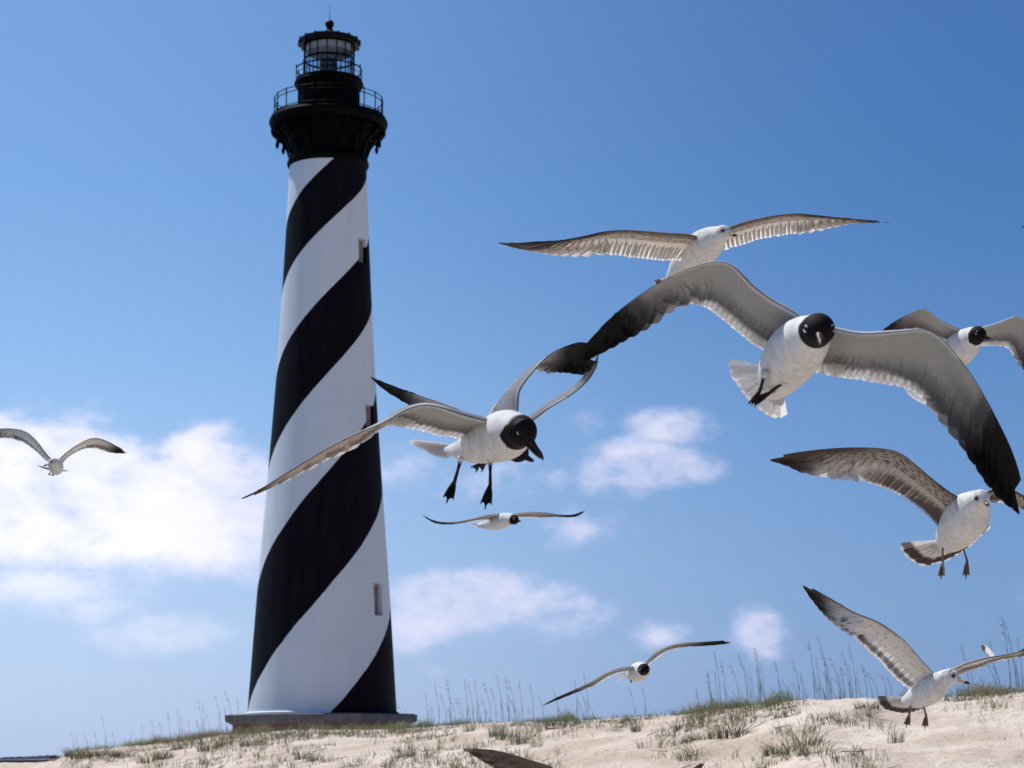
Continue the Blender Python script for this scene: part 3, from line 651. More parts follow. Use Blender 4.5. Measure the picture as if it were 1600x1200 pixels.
def wing_color(style, s, t, side, k=0, e=0.0):
    """plumage at span s, chord t; side +1 above, -1 below; k feather index, e across-vane -1..1"""
    j = 0.03*nz3(s*30, t*3, side*3)
    if style.startswith('laugh'):
        pale = .24 if style == 'laughpale' else 0.0
        under = lerp3((.37, .385, .375), (.27, .275, .285), sm(t+j, .45, .75))
        under = lerp3(under, (.15, .145, .16), sm(s, .42+pale, .62+pale)*sm(t, .0, .5))
        if pale: under = lerp3(under, (.48, .44, .42), sm(s, .3, .5))
        over = (.23, .235, .255) if not pale else lerp3((.23, .235, .255), (.40, .37, .36), sm(s, .3, .5))
        c = over if side > 0 else under
        blk = sm(s+j, .56+pale, .74+pale)
        c = lerp3(c, (.007, .006, .007), blk)
        if t < .02 and s < .5: c = lerp3(c, (.75, .74, .72), .6)
        tb = .82+.15*sm(s, .28, .54); wt = sm(t+j*.3, tb, tb+.045)*(1-sm(s, .52, .62))
        c = lerp3(c, (.88, .86, .84), wt)
        return c
    if style in ('ring', 'ringG'):
        c = lerp3((.74, .70, .66), (.90, .87, .84), sm(t, .1, .6)) if side < 0 else (.42, .37, .32)
        m_ = nz3(s*42, t*11, 5); c = lerp3(c, (.36, .29, .23), .5*sm(m_, .1, .5)*(1-sm(t, .3, .7)))
        c = lerp3(c, (.12, .09, .08), .75*(1-sm(t, .02, .10))*sm(s, .25, .5))
        bar = sm(t, .74, .80)*(1-sm(t, .915, .945))*(1-sm(s, .60, .80))*(.25+.75*sm(s, .0, .15)); bar *= (1-.45*abs(e))
        c = lerp3(c, (.13, .10, .085), bar*.92)
        blk = sm(s+.10*(t-.5), .66, .86); c = lerp3(c, (.06, .048, .045), blk)
        c = lerp3(c, (.10, .085, .08), .5*sm(s, .5, .7)*(1-sm(t, .0, .25)))
        return c
    if style == 'mottle':
        c = (.40, .36, .33) if side < 0 else (.33, .27, .23)
        rows = .5+.5*sin(t*62+2.2*nz3(s*14, t*5, 2)+s*9); sc = .5+.5*sin(s*130+5*nz3(s*9, t*9, 4)+t*30)
        m_ = rows*sc; c = lerp3(c, (.10, .07, .055), .92*sm(m_, .20, .50)*(1-sm(t, .50, .62)))
        c = lerp3(c, (.17, .12, .10), .55*(1-sm(t, .05, .16)))
        c = lerp3(c, (.60, .56, .53), .7*sm(t, .40, .47)*(1-sm(t, .56, .64)))
        sec = sm(t, .62, .70)*(1-sm(t, .93, .965))*(1-sm(s, .40, .56)); c = lerp3(c, (.15, .11, .095), sec*(.82-.3*abs(e)))
        c = lerp3(c, (.80, .76, .72), sm(t, .955, .985)*(1-sm(s, .55, .7)))
        mid = sm(s, .42, .56)*(1-sm(s, .72, .82))*sm(t, .45, .6); c = lerp3(c, (.78, .74, .70), mid*(.85-.35*(k % 2)))
        c = lerp3(c, (.075, .055, .05), sm(s-.06*(t-.5), .70, .86)); c = lerp3(c, (.09, .07, .06), sm(s, .45, .7)*(1-sm(t, .05, .35)))
        return c
    if style == 'streak':
        c = (.56, .51, .46) if side < 0 else (.40, .35, .31)
        m_ = nz3(s*60, t*14, 1); c = lerp3(c, (.16, .12, .09), .7*sm(m_, .0, .4)*(1-sm(t, .3, .5)))
        c = lerp3(c, (.12, .09, .08), .7*(1-sm(t, .06, .16)))
        stripe = .5+.5*cos(pi*e); c = lerp3(c, lerp3((.97, .94, .90), (.34, .29, .25), .85*(1-stripe)), sm(t, .30, .42))
        c = lerp3(c, (.86, .83, .80), sm(t, .93, .98))
        c = lerp3(c, (.06, .05, .05), sm(s-.30*(t-.4), .62, .84)); c = lerp3(c, (.06, .05, .05), sm(s, .36, .52)*(1-sm(t, .10, .26)))
        return c
    if style == 'brown':
        c = (.17, .12, .10); c = lerp3(c, (.34, .25, .19), sm(t, .86, .97)); m_ = nz3(s*25, t*20); c = lerp3(c, (.08, .06, .05), .6*sm(m_, -.1, .3)); c = lerp3(c, (.42, .33, .26), .75*sm(abs(e), .6, 1.0)*sm(t, .35, .6))
        return c
    return (.5, .5, .5)

def make_wing(mb, ST, d, style, upref, lod=1.0, wrist=0.46, prim=10, sec=22):
    P = [np.concatenate([npv(at(a, b_, d+c)), npv(at(e, f_, d+h))]) for (a, b_, c, e, f_, h) in ST]
    n = len(P); K = [0.0]
    for i in range(1, n):
        a = (P[i][:3]+P[i][3:])/2; b_ = (P[i-1][:3]+P[i-1][3:])/2; K.append(K[-1]+np.linalg.norm(a-b_))
    K = [k/K[-1] for k in K]
    tot = sum(np.linalg.norm((P[i][:3]+P[i][3:])/2-(P[i-1][:3]+P[i-1][3:])/2) for i in range(1, n))
    def row(s):
        t = np.interp(s, K, range(n)); return crom(P, float(t))
    tab = [row(i/200) for i in range(201)]
    def S(s, t):
        s = min(max(s, 0), 1)*200; i = min(int(s), 199); r = tab[i]*(1-(s-i))+tab[i+1]*(s-i)
        le, te = r[:3], r[3:]; c = le*(1-t)+te*t
        return c, np.linalg.norm(te-le)
    def frame(s, t):
        a, _ = S(min(s+.01, 1), t); b_, _ = S(max(s-.01, 0), t); ds = nrm(a-b_)
        le, _ = S(s, 0); te, ch = S(s, 1)
        if ch < 1e-4: le, _ = S(s-.03, 0); te, _ = S(s-.03, 1)
        dc = nrm(te-le); nn = nrm(np.cross(ds, dc)); return ds, dc, nn
    _, _, n0 = frame(.15, .3); sg = 1.0 if np.dot(n0, upref) > 0 else -1.0
    def pt(s, t, off=0.0):
        p, ch = S(s, t); _, _, nn = frame(s, t)
        camber = .07*ch*4*t*(1-t)*(1-.5*s)
        return p + nn*sg*(camber+off), nn*sg, ch
    # arm, hand and covert feathers: a thin closed aerofoil
    ns, nt = int(70*lod)+10, int(12*lod)+5
    for side in (1, -1):
        ids = []
        for i in range(ns+1):
            s = i/ns*.93; tc = (.62-.12*sm(s, .5, .9)); rowi = []
            for j in range(nt+1):
                q = j/nt; t = tc*q**1.25
                th = (.115*(1-.75*sm(s, .1, .55)))*(1.0-s*.3)
                prof = 2.6*(sqrt(q)*(1-q)) if q > 0 else 0
                p, nn, ch = pt(s, t)
                edge = .0012*sin(s*ns*2.2+3*j) if j == nt else 0
                off = side*(prof*th*ch*(.55 if side > 0 else .45)+.0009)
                rowi.append(mb.vert(p+nn*off, wing_color(style, s, t, side), .05, (s*6+side*9, t*1.3, side)))
            ids.append(rowi)
        mb.grid(ids)
    # flight feathers
    def feather(s0, t0, s1, t1, wid, k, lay, rd=.80, nar=0.0):
        m = int(9*lod)+5; rows = []
        for i in range(m+1):
            q = i/m; s = s0+(s1-s0)*(q**1.15); t = t0+(t1-t0)*q
            p, nn, ch = pt(s, t, lay)
            p2, _, _ = pt(s0+(s1-s0)*min(q+.04, 1.0)**1.15, t0+(t1-t0)*min(q+.04, 1.0), lay); p1, _, _ = pt(s0+(s1-s0)*max(q-.04, 0)**1.15, t0+(t1-t0)*max(q-.04, 0), lay)
            tg = nrm(p2-p1); wdv = nrm(np.cross(nn, tg))
            ww = wid*(.35+.65*sm(q, 0, .35))*(1-nar*sm(q, .55, 1)) * (1 if q < rd else sqrt(max(0, 1-((q-rd)/(1.003-rd))**2)))
            r = []
            for e in (-1, -.5, 0, .5, 1):
                c = wing_color(style, s, t*1.0, -1 if np.dot(nn, npv(CAM)-p) < 0 else 1, k, e)
                tilt = (.0008 if style[:5] == 'laugh' else .0016)*e - .0008*e*e
                r.append(mb.vert(p+wdv*ww*e+nn*tilt, c, (.08+.92*sm(t, .62, .92)) if style[:5] == 'laugh' else (.25+.75*sm(t, .5, .9)), (k*.37+e*.03, q*1.2, 3+k)))
            rows.append(r)
        mb.grid(rows)
    rr = random.Random(int(d*100)+n)
    arm = tot*wrist
    for k in range(sec):
        s0 = .01+(wrist+.02)*k/(sec-1); feather(s0, .32, s0+.018+rr.uniform(-.003, .003), 1.0+rr.uniform(-.015, .02)*(.3 if style[:5] == 'laugh' else 1), arm/sec*(1.35 if style[:5] == 'laugh' else .92), k, -.0008+(.0003 if style[:5] == 'laugh' else .0011)*(k % 2), .95 if style[:5] == 'laugh' else .84)
    for k in range(prim):
        u = k/(prim-1); s0 = wrist+.02+.26*u; s1 = wrist+.045+(1-wrist-.045)*(u**.88)
        t1 = 1.0 - .12*sm(u, .8, 1.0); t0 = .32*(1-u)+.06*u
        s1 = min(s1+rr.uniform(-.006, .004), 1.0)
        feather(s0, t0, s1, t1, (tot*(1-wrist)/prim)*(.74-.38*u)+.0035, k, -.0006+.0010*(k % 2), .86-.06*u, .42*u)
    return pt

def make_tail(mb, base, tips, d, style, n=12, lod=1.0):
    B0 = npv(at(base[0], base[1], d+base[2])); Tp = [npv(at(a, b_, d+c)) for a, b_, c in tips]
    K = [0.0]
    for i in range(1, len(Tp)): K.append(K[-1]+np.linalg.norm(Tp[i]-Tp[i-1]))
    K = [k/K[-1] for k in K]; span = sum(np.linalg.norm(Tp[i]-Tp[i-1]) for i in range(1, len(Tp)))
    nn = nrm(np.cross(Tp[0]-B0, Tp[-1]-B0))
    if np.dot(nn, (0, 0, 1)) < 0: nn = -nn
    for k in range(n):
        u = k/(n-1); tp = crom(Tp, float(np.interp(u, K, range(len(Tp)))))
        b0 = B0+(tp-B0)*.06; m = 11; rows = []
        dirv = nrm(tp-b0); ka = crom(Tp, float(np.interp(min(u+.08, 1), K, range(len(Tp))))); kb = crom(Tp, float(np.interp(max(u-.08, 0), K, range(len(Tp))))); side = nrm(ka-kb); side = nrm(side-dirv*np.dot(side, dirv))
        nn = nrm(np.cross(side, dirv)); nn = nn if nn[2] > 0 else -nn
        W0 = max(span/n*1.05, .0045); W1 = W0
        for i in range(m+1):
            q = i/m; p = b0+(tp-b0)*q + nn*(.0005*(k % 2)+.006*sin(q*pi)*.4)
            ww = (W0*.35+(W1-W0*.35)*q)*(1 if q < .92 else sqrt(max(0, 1-((q-.92)/.083)**2)))
            r = []
            for e in (-1, -.4, 0, .4, 1):
                if style == 'laugh': c = (.90, .89, .87)
                else:
                    c = (.80, .77, .74); j = .03*nz3(k*3, e*3)
                    band = sm(q+j, .66, .72)*(1-sm(q, .925, .955)); c = lerp3(c, (.14, .105, .09), band*.95)
                    if e in (-.4, .4): c = lerp3(c, (.6, .55, .5), .25*(1-band))
                    if q > .94: c = (.86, .83, .80)
                r.append(mb.vert(p+side*ww*e, c, 1.0, (k*.41+e*.05, q*1.2, 30+k)))
            rows.append(r)
        mb.grid(rows)

def make_body(mb, spine, head, d, style, up, lod=1.0):
    """spine: px,py,dz,r px from tail to neck; head: px,py,dz,R px, bill tip px,py,dz"""
    S_ = []
    for (a, b_, c, r) in spine: S_.append(np.append(npv(at(a, b_, d+c)), r*(d+c)/F))
    hp = npv(at(head[0], head[1], d+head[2])); R = head[3]*(d+head[2])/F; bt = npv(at(head[4], head[5], d+head[6]))
    hd = nrm(bt-hp)
    body_dir = nrm(hp-S_[-1][:3]); ax = nrm(hd*.8+body_dir*.5)
    while len(S_) > 3 and np.linalg.norm(S_[-1][:3]-hp) < .95*R: S_.pop()
    for k_, rr_ in ((-.12, .985), (.12, .995), (.4, .93), (.72, .72), (.95, .44), (1.08, .16)): S_.append(np.append(hp+ax*R*k_*1.08, R*rr_))
    n = len(S_); M = int(90*lod)+20; N = int(30*lod)+12
    up = npv(up); ids = []; L = [0.0]
    for i in range(1, n): L.append(L[-1]+max(np.linalg.norm(S_[i][:3]-S_[i-1][:3]), R*.2))
    L = [l/L[-1] for l in L]
    pts = [crom(S_, float(np.interp(i/M, L, range(n)))) for i in range(M+1)]
    prev = None
    for i in range(M+1):
        p = pts[i][:3]; r = max(pts[i][3], .0008); u = i/M
        tg = nrm(pts[min(i+2, M)][:3]-pts[max(i-2, 0)][:3])
        v = up-tg*np.dot(up, tg)
        if prev is not None and np.linalg.norm(v) < .25: v = prev
        v = nrm(v); prev = v; s_ = np.cross(tg, v); row = []
        for k in range(N):
            a = 2*pi*k/N; nn = s_*cos(a)+v*sin(a)
            rr = r*(1+.008*nz3(u*5, cos(a)*1.5, sin(a)*1.5))
            q = p+nn*rr
            if style == 'laugh':
                c = (.72, .72, .71)
                c = lerp3(c, (.30, .305, .32), sm(u, .1, .2)*(1-sm(u, .38, .5))*sm(nn.dot(v), .45, .75))
                hz = np.dot(q-hp, hd)+.25*R*nn.dot(v)*0
                hdist = np.linalg.norm(q-hp)
                if u > .4 and hz > -.62*R and hdist < 1.30*R+.03*R*nz3(a*3, u*20): c = (.010, .007, .008)
            else:
                c = (.72, .715, .70)
                c = lerp3(c, (.42, .38, .34), sm(u, .1, .2)*(1-sm(u, .38, .5))*sm(nn.dot(v), .45, .75))
                hd_ = np.linalg.norm(q-hp)/R
                m_ = nz3(q[0]*110, q[1]*110, q[2]*110)
                fleck = sm(m_, .12, .38)*(.55 if .5 < u < .985 else 0)*sm(nn.dot(v), -.7, .1)
                c = lerp3(c, (.34, .28, .23), fleck)
                for sd in (-1, 1):
                    ec = hp+nrm(hd*.50+np.cross(hd, nrm(up-hd*np.dot(up, hd)))*sd*.80+nrm(up-hd*np.dot(up, hd))*.24)*R*.95
                    c = lerp3(c, (.10, .08, .07), .9*(1-sm(np.linalg.norm(q-ec-hd*R*.05)/R, .20, .42)))
            row.append(mb.vert(q, c, .0, (q[0]*.9, q[2]*1.4, 50+q[1]*.9)))
        ids.append(row)
    mb.grid(ids, True); mb.face(*ids[0][::-1]); mb.face(*ids[-1])
    # head frame
    vv = nrm(up-hd*np.dot(up, hd)); ss = np.cross(hd, vv)
    return hp, R, hd, vv, ss, bt

def make_leg(mb, pts, d, col, foot, thick=.0028):
    """pts: hip, ankle, foot tip (px,py,dz)"""
    P = [npv(at(a, b_, d+c)) for a, b_, c in pts]
    body = (.72, .70, .67)
    mb.tube([Vector(P[0]*1.12-P[1]*.12), Vector(P[0]), Vector(P[0]*.80+P[1]*.20), Vector(P[0]*.5+P[1]*.5), Vector(P[1])],
            [.008, .006, thick*1.3, thick, thick*1.25], 8, [body, body, col, col, col])
    A = P[1]; B_ = P[2]; ax = nrm(B_-A); L = np.linalg.norm(B_-A); view = nrm(A-npv(CAM)); sd = nrm(np.cross(ax, view)); dp = nrm(np.cross(ax, sd))
    tips = []
    for e, l in ((-1, .86), (0, 1.0), (1, .82)):
        tp = A+ax*L*l+sd*e*foot+dp*abs(e)*.006; tips.append(tp)
        mb.tube([Vector(A), Vector(A*.5+tp*.5+sd*e*foot*.12), Vector(tp), Vector(tp+ax*.003+dp*.001)], [thick, thick*.8, thick*.55, .0004], 6, col)
    for a_, b_ in ((0, 1), (1, 2)):
        rows = []
        for q in (0, .3, .6, .93):
            p0 = A*(1-q)+tips[a_]*q; p1 = A*(1-q)+tips[b_]*q; md = (p0+p1)/2 - ax*L*.05*q
            rows.append([mb.vert(x+dp*.0006, col, .3) for x in (p0, md, p1)])
        mb.grid(rows)
        rows = [[mb.vert(npv(mb.v[i])-dp*.0014, col, .3) for i in r] for r in rows]; mb.grid(rows)
    mb.tube([Vector(A), Vector(A-ax*.004+sd*.004-dp*.008)], [thick*.7, .0005], 5, col)

def make_bill(hp, R, hd, vv, ss, bt, style, depth):
    mb = MB(); L = np.linalg.norm(bt-hp)
    b0 = hp+hd*R*.80-vv*R*.06; axis = nrm(bt-b0); Lb = np.linalg.norm(bt-b0); lat = nrm(np.cross(axis, vv)); up = nrm(np.cross(lat, axis))
    H = R*(.42 if style == 'laugh' else .36); Wd = R*(.32 if style == 'laugh' else .26)
    for part in (0, 1):
        ids = []; M = 16
        for i in range(M+1):
            q = i/M
            if part == 0:
                c = b0+axis*Lb*q*1.0+up*(H*.28*(1-q)+ .10*Lb*4*q*(1-q)*.35 - .0*q); hh = H*(.62-.36*sm(q, 0, .5))*(1 if q < .72 else sqrt(max(.004, 1-((q-.72)/.29)**2))); ww = Wd*(1-.62*q)*(1 if q < .75 else sqrt(max(.004, 1-((q-.75)/.26)**2)))
                c = c-up*(.10*Lb*max(0, q-.8)*2)
            else:
                qq = q*.88; c = b0+axis*Lb*qq-up*(H*.42*(1-qq*.5)); hh = H*(.36-.1*q)*(1 if q < .7 else sqrt(max(.004, 1-((q-.7)/.31)**2))); ww = Wd*.85*(1-.6*q)*(1 if q < .75 else sqrt(max(.004, 1-((q-.75)/.26)**2)))
            if style == 'laugh': col = lerp3((.016, .009, .009), (.03, .012, .011), q)
            else: col = (.62, .42, .33) if q < .62 else ((.02, .018, .02) if q < .93 else (.35, .28, .24))
            ids.append([mb.vert(c+lat*ww*cos(a)+up*hh*sin(a), col) for a in np.linspace(0, 2*pi, 13)[:-1]])
        mb.grid(ids, True); mb.face(*ids[0][::-1]); mb.face(*ids[-1])
    return mb

def sphere(mb, c, r, col=(1, 1, 1), n=12, ax=None, sq=1.0):
    ids = []
    for i in range(1, n):
        th = pi*i/n; ids.append([mb.vert(c+npv((r*sin(th)*cos(a), r*sin(th)*sin(a), r*cos(th))), col) for a in np.linspace(0, 2*pi, 2*n+1)[:-1]])
    mb.grid(ids, True); mb.face(*ids[0][::-1]); mb.face(*ids[-1])

def gull(name, label, cat, d, style, spine, head, wings, tail, legs=(), up=(0, 0, 1), lod=1.0, wstyle=None, group=None, legcol=None, eyes=True, extras=None, foot=.011, tailn=12, flip=(1, 1)):
    d *= DK; mb = MB(); ts = 'laugh' if style == 'laugh' else 'ring'
    hp, R, hd, vv, ss, bt = make_body(mb, spine, head, d, ts, up, lod)
    for w_ in wings:
        if isinstance(w_, str): wstyle = w_; continue
        make_wing(mb, w_, d, wstyle or style, npv(up), lod)
        if wstyle == 'laughpale': wstyle = None
    if tail: make_tail(mb, tail[0], tail[1], d, ts, tailn)
    lc = legcol or ((.018, .013, .012) if ts == 'laugh' else (.22, .15, .12))
    for l in legs: make_leg(mb, l, d, lc, foot)
    if extras: extras(mb, d)
    loc = Vector(spine[len(spine)//2][:1] and at(spine[len(spine)//2][0], spine[len(spine)//2][1], d+spine[len(spine)//2][2]))
    o = mb.build(name, M_PLUM, None, loc, True, True)
    tag(o, label, cat, group)
    bm_ = make_bill(hp, R, hd, vv, ss, bt, ts, d); bm_.build('beak', M_BILL, o, loc, True, True)
    if eyes:
        for sd in (-1, 1):
            dirn = nrm(hd*.50+ss*sd*.80+vv*.24); c = hp+dirn*R*(.93 if ts == 'laugh' else .95)
            e = MB(); sphere(e, c, R*(.155 if ts == 'laugh' else .19), n=10); eo = e.build('eye', M_EYE, o, loc)
            if ts == 'laugh':
                a_ = MB(); t1 = nrm(hd-dirn*np.dot(hd, dirn)); t2 = np.cross(dirn, t1)
                if np.dot(t2, vv) < 0: t2 = -t2
                for q0, q1 in ((.5, 2.5), (-2.6, -.6)):
                    pts = [Vector(c+dirn*R*.07+(t1*cos(q)+t2*sin(q))*R*.20) for q in np.linspace(q0, q1, 9)]
                    a_.tube(pts, [R*.01, R*.025, R*.035, R*.042, R*.042, R*.042, R*.035, R*.025, R*.01], 6)
                ao = a_.build('eye_arc', M_ARC, eo); ao.location = -loc
    return o

def st(LE, TE, zl, zt):
    n = len(LE); zl = np.interp(np.linspace(0, 1, n), np.linspace(0, 1, len(zl)), zl); zt = np.interp(np.linspace(0, 1, n), np.linspace(0, 1, len(zt)), zt)
    return [(LE[i][0], LE[i][1], zl[i], TE[i][0], TE[i][1], zt[i]) for i in range(n)]

# B: the large laughing gull coming at the camera
gull('laughing_gull', 'largest black headed gull with wide bent wings and its feet tucked on its tail', 'gull', 2.5, 'laugh',
     [(1208, 619, .235, 6), (1209, 611, .20, 15), (1212, 599, .155, 25), (1219, 584, .10, 35), (1231, 565, .03, 42), (1246, 545, -.03, 44), (1260, 530, -.075, 38), (1270, 521, -.105, 30)],
     (1279, 514.5, -.14, 25.5, 1284, 540, -.212),
     [st([(1256, 500), (1235, 485), (1203, 467), (1174, 445), (1150, 420), (1132, 410), (1108, 411), (1085, 417), (1060, 427), (1033, 440), (997, 463), (962, 490), (930, 522), (909, 546), (893, 569)],
         [(1215, 560), (1191, 545), (1174, 535), (1144, 511), (1120, 491), (1103, 480), (1090, 475), (1078, 473), (1060, 476), (1040, 486), (1008, 508), (977, 526), (948, 543), (920, 558), (895, 573)],
         [-.02, -.04, -.06, -.05, -.01, .04, .10, .14], [.08, .07, .05, .04, .05, .08, .12, .15]),
      st([(1285, 510), (1307, 514), (1330, 519), (1358, 521), (1400, 518), (1440, 515), (1460, 521), (1484, 543), (1514, 580), (1538, 619), (1559, 658), (1580, 702), (1594, 745), (1600, 790)],
         [(1248, 590), (1272, 581), (1290, 584), (1310, 587), (1350, 593), (1390, 600), (1420, 608), (1448, 628), (1475, 662), (1500, 692), (1521, 722), (1545, 758), (1568, 785), (1592, 806)],
         [-.04, -.06, -.09, -.12, -.12, -.10, -.08, -.06], [.06, .05, .02, -.02, -.02, -.02, -.03, -.04])],
     ((1213, 580, .12), [(1139, 571, .27), (1142, 588, .28), (1154, 605, .29), (1164, 619, .29), (1177, 632, .29), (1192, 644, .28), (1208, 653, .27), (1219, 652, .26)]),
     [[(1195, 585, .0), (1187, 611, .06), (1175, 632, .10)], [(1225, 596, .0), (1204, 613, .05), (1177, 629, .09)]], foot=.006, tailn=11)

# C: laughing gull with dangling feet in front of the lighthouse
gull('laughing_gull', 'black headed gull with long drooping bill and dangling feet beside the lighthouse', 'gull', 2.6, 'laugh',
     [(698, 703, .18, 5), (714, 703, .14, 13), (726, 702, .11, 19), (742, 698, .08, 26), (762, 691, .04, 33), (782, 683, 0, 39), (796, 677, -.04, 37), (805, 674, -.065, 30)],
     (813, 673, -.09, 25.5, 850, 718, -.125),
     ['laughpale', st([(782, 668), (765, 659), (746, 654), (727, 649), (708, 643), (690, 637), (664, 633), (637, 640), (600, 660), (555, 679), (510, 702), (454, 736), (410, 763), (373, 779)],
         [(735, 695), (716, 685), (700, 681), (682, 679), (664, 673), (645, 668), (625, 663), (606, 664), (582, 678), (548, 701), (508, 719), (454, 747), (410, 767), (376, 780)],
         [-.01, -.05, -.09, -.10, -.06, .0, .06, .1], [.08, .06, .03, .01, .05, .1, .12, .12]),
      st([(808, 655), (809, 640), (811, 613), (821, 595), (836, 577), (850, 562), (866, 550), (885, 541), (906, 535), (922, 538), (932, 548), (936, 556)],
         [(770, 660), (767, 642), (784, 620), (800, 602), (817, 586), (842, 575), (862, 578), (880, 579), (898, 583), (914, 585), (928, 574), (935, 560)],
         [.03, .05, .10, .16, .24, .32, .37, .40], [.10, .13, .18, .24, .32, .38, .41, .42])],
     ((726, 700, .12), [(640, 692, .30), (648, 696, .29), (662, 702, .27), (676, 707, .24), (690, 711, .21)]),
     [[(720, 718, .08), (711, 750, .09), (698, 785, .07)], [(766, 720, .0), (766, 757, .0), (758, 794, -.02)]], foot=.009)

# D: laughing gull hidden behind C
gull('laughing_gull', 'dark billed gull mostly hidden behind the gull with dangling feet', 'gull', 3.3, 'laugh',
     [(715, 708, .22, 8), (732, 704, .17, 16), (750, 699, .1, 22), (770, 695, .03, 24), (788, 696, -.02, 23), (799, 700, -.05, 20)],
     (808, 705, -.08, 17, 835, 721, -.085),
     [st([(775, 672), (750, 662), (729, 652), (721, 644), (707, 636.5), (687, 629), (666, 622), (645, 615), (625, 608), (604, 599.5), (578, 587)],
         [(750, 690), (730, 680), (712, 670), (700, 662), (686, 653), (670, 645), (650, 634), (635, 626), (620, 619), (601, 607), (579, 589.5)],
         [0, -.06, -.06, .0, .08, .14], [.06, .04, .03, .06, .12, .15]),
      st([(800, 675), (833, 656), (853, 641), (874, 628), (894, 616), (915, 598), (926, 584), (933, 569), (936, 555)],
         [(790, 665), (831, 650), (850, 635), (874, 619), (892, 606), (907, 594), (919, 579), (929, 566), (935, 553)],
         [0, -.03, -.05, -.03, .02, .08], [.08, .08, .07, .06, .08, .1])],
     ((722, 706, .2), [(690, 700, .32), (700, 709, .32), (712, 716, .31), (724, 722, .30)]),
     [[(744, 716, .08), (748, 726, .1), (742, 732, .14)], [(754, 718, .06), (757, 726, .09), (751, 731, .13)]], foot=.008, eyes=False)

# A: pale young gull at the top
gull('ring_billed_gull', 'pale speckled gull gliding highest with wings stretched nearly flat', 'gull', 4.1, 'ring',
     [(1046, 440, .30, 7), (1056, 428, .24, 14), (1070, 413, .16, 22), (1086, 398, .09, 27), (1101, 385, .03, 27), (1114, 374, -.02, 21), (1123, 368, -.05, 15)],
     (1130, 364, -.085, 12.5, 1153, 368, -.125),
     [st([(1102, 374), (1080, 368), (1060, 366), (1040, 365), (1008, 362), (976, 360), (944, 362), (912, 369), (872, 376), (820, 380), (774, 378)],
         [(1075, 410), (1053, 406), (1040, 407), (1026, 406), (1000, 403), (972, 400), (940, 396), (905, 397), (866, 395), (822, 389), (780, 380)],
         [0, -.06, -.09, -.05, .02, .1], [.08, .05, .02, .04, .07, .12]),
      st([(1118, 365), (1138, 357), (1160, 349), (1192, 341), (1220, 336), (1248, 334), (1272, 336), (1300, 339), (1340, 343), (1394, 347)],
         [(1112, 395), (1132, 390), (1156, 383), (1184, 374), (1212, 369), (1240, 365), (1268, 360), (1296, 354), (1335, 348.5), (1388, 348)],
         [0, .0, .03, .08, .16, .26], [.08, .09, .11, .14, .2, .28])],
     ((1056, 430, .24), [(1022, 442, .42), (1030, 452, .42), (1040, 460, .41), (1056, 462, .4)]),
     [[(1052, 412, .17), (1047, 405, .2), (1043, 402, .25)]], wstyle='streak', foot=.008)

# H: laughing gull at the right edge
gull('laughing_gull', 'black headed gull at the right edge partly behind the largest gull wing', 'gull', 5.0, 'laugh',
     [(1440, 602, .28, 5), (1456, 590, .22, 12), (1476, 570, .13, 20), (1494, 551, .05, 25), (1508, 538, -.01, 24), (1518, 529, -.05, 18.5)],
     (1527, 523, -.10, 13.5, 1548, 529, -.145),
     [st([(1512, 519), (1499, 515), (1477, 505), (1462, 496), (1450, 485.5), (1442, 482.5), (1430, 487), (1412, 495), (1393, 506), (1376, 520), (1352, 542)],
         [(1500, 548), (1488, 540), (1465, 531), (1448, 522), (1436, 516), (1425, 514), (1411, 515.5), (1396, 519), (1382, 530), (1368, 541), (1351, 546)],
         [0, -.04, -.07, -.06, .0, .08], [.1, .08, .05, .05, .08, .1]),
      st([(1526, 517), (1540, 511.5), (1555, 506.5), (1570, 501), (1585, 495), (1593, 495), (1603, 501), (1618, 518), (1635, 550), (1650, 595)],
         [(1524, 541), (1540, 540), (1549, 540), (1558, 540), (1567, 541), (1577, 545.5), (1586, 557), (1598, 574), (1622, 598), (1646, 608)],
         [0, .0, -.02, .0, .05, .1], [.1, .1, .08, .08, .1, .13])],
     ((1452, 590, .22), [(1412, 602, .40), (1418, 615, .41), (1430, 625, .41), (1444, 632, .40)]), [], foot=.008)

# I: brown mottled gull with dangling feet, middle right
gull('ring_billed_gull', 'brown mottled gull with spread dark banded tail below the largest gull wing tip', 'gull', 3.8, 'ring',
     [(1474, 852, .24, 9), (1481, 845, .20, 19), (1492, 832, .12, 29), (1504, 816, .05, 34), (1515, 801, -.01, 33), (1524, 789, -.05, 24), (1529, 783, -.075, 18)],
     (1533, 779, -.10, 14.5, 1546, 791, -.150),
     [st([(1512, 785), (1495, 776), (1479, 767), (1456, 749), (1431, 727), (1408, 709), (1385, 702), (1354, 699.5), (1313, 700), (1267, 704), (1228, 710), (1201, 717)],
         [(1485, 838), (1465, 823), (1447, 803), (1422, 783), (1397, 769), (1376, 760), (1354, 752), (1322, 747), (1288, 743), (1252, 735), (1228, 725), (1204, 719)],
         [0, -.05, -.08, -.05, .02, .08], [.1, .07, .03, .04, .06, .09]),
      st([(1525, 780), (1546, 769), (1556, 764), (1566, 762), (1578, 764), (1592, 770), (1610, 782), (1630, 800)],
         [(1528, 806), (1546, 784), (1556, 784), (1566, 781), (1576, 784), (1590, 790), (1608, 798), (1629, 803)],
         [0, .06, .14, .22, .3, .38], [.08, .16, .24, .30, .36, .40])],
     ((1480, 846, .19), [(1409, 859, .32), (1414, 868, .33), (1426, 877, .34), (1441, 884, .34), (1456, 881, .34), (1474, 878, .34), (1492, 869, .33), (1512, 857, .31), (1528, 842, .29), (1546, 826, .27)]),
     [[(1473, 848, .14), (1473, 878, .13), (1470, 905, .11)], [(1503, 850, .10), (1511, 876, .09), (1509, 904, .07)]], wstyle='mottle', foot=.008, tailn=13, lod=1.5)

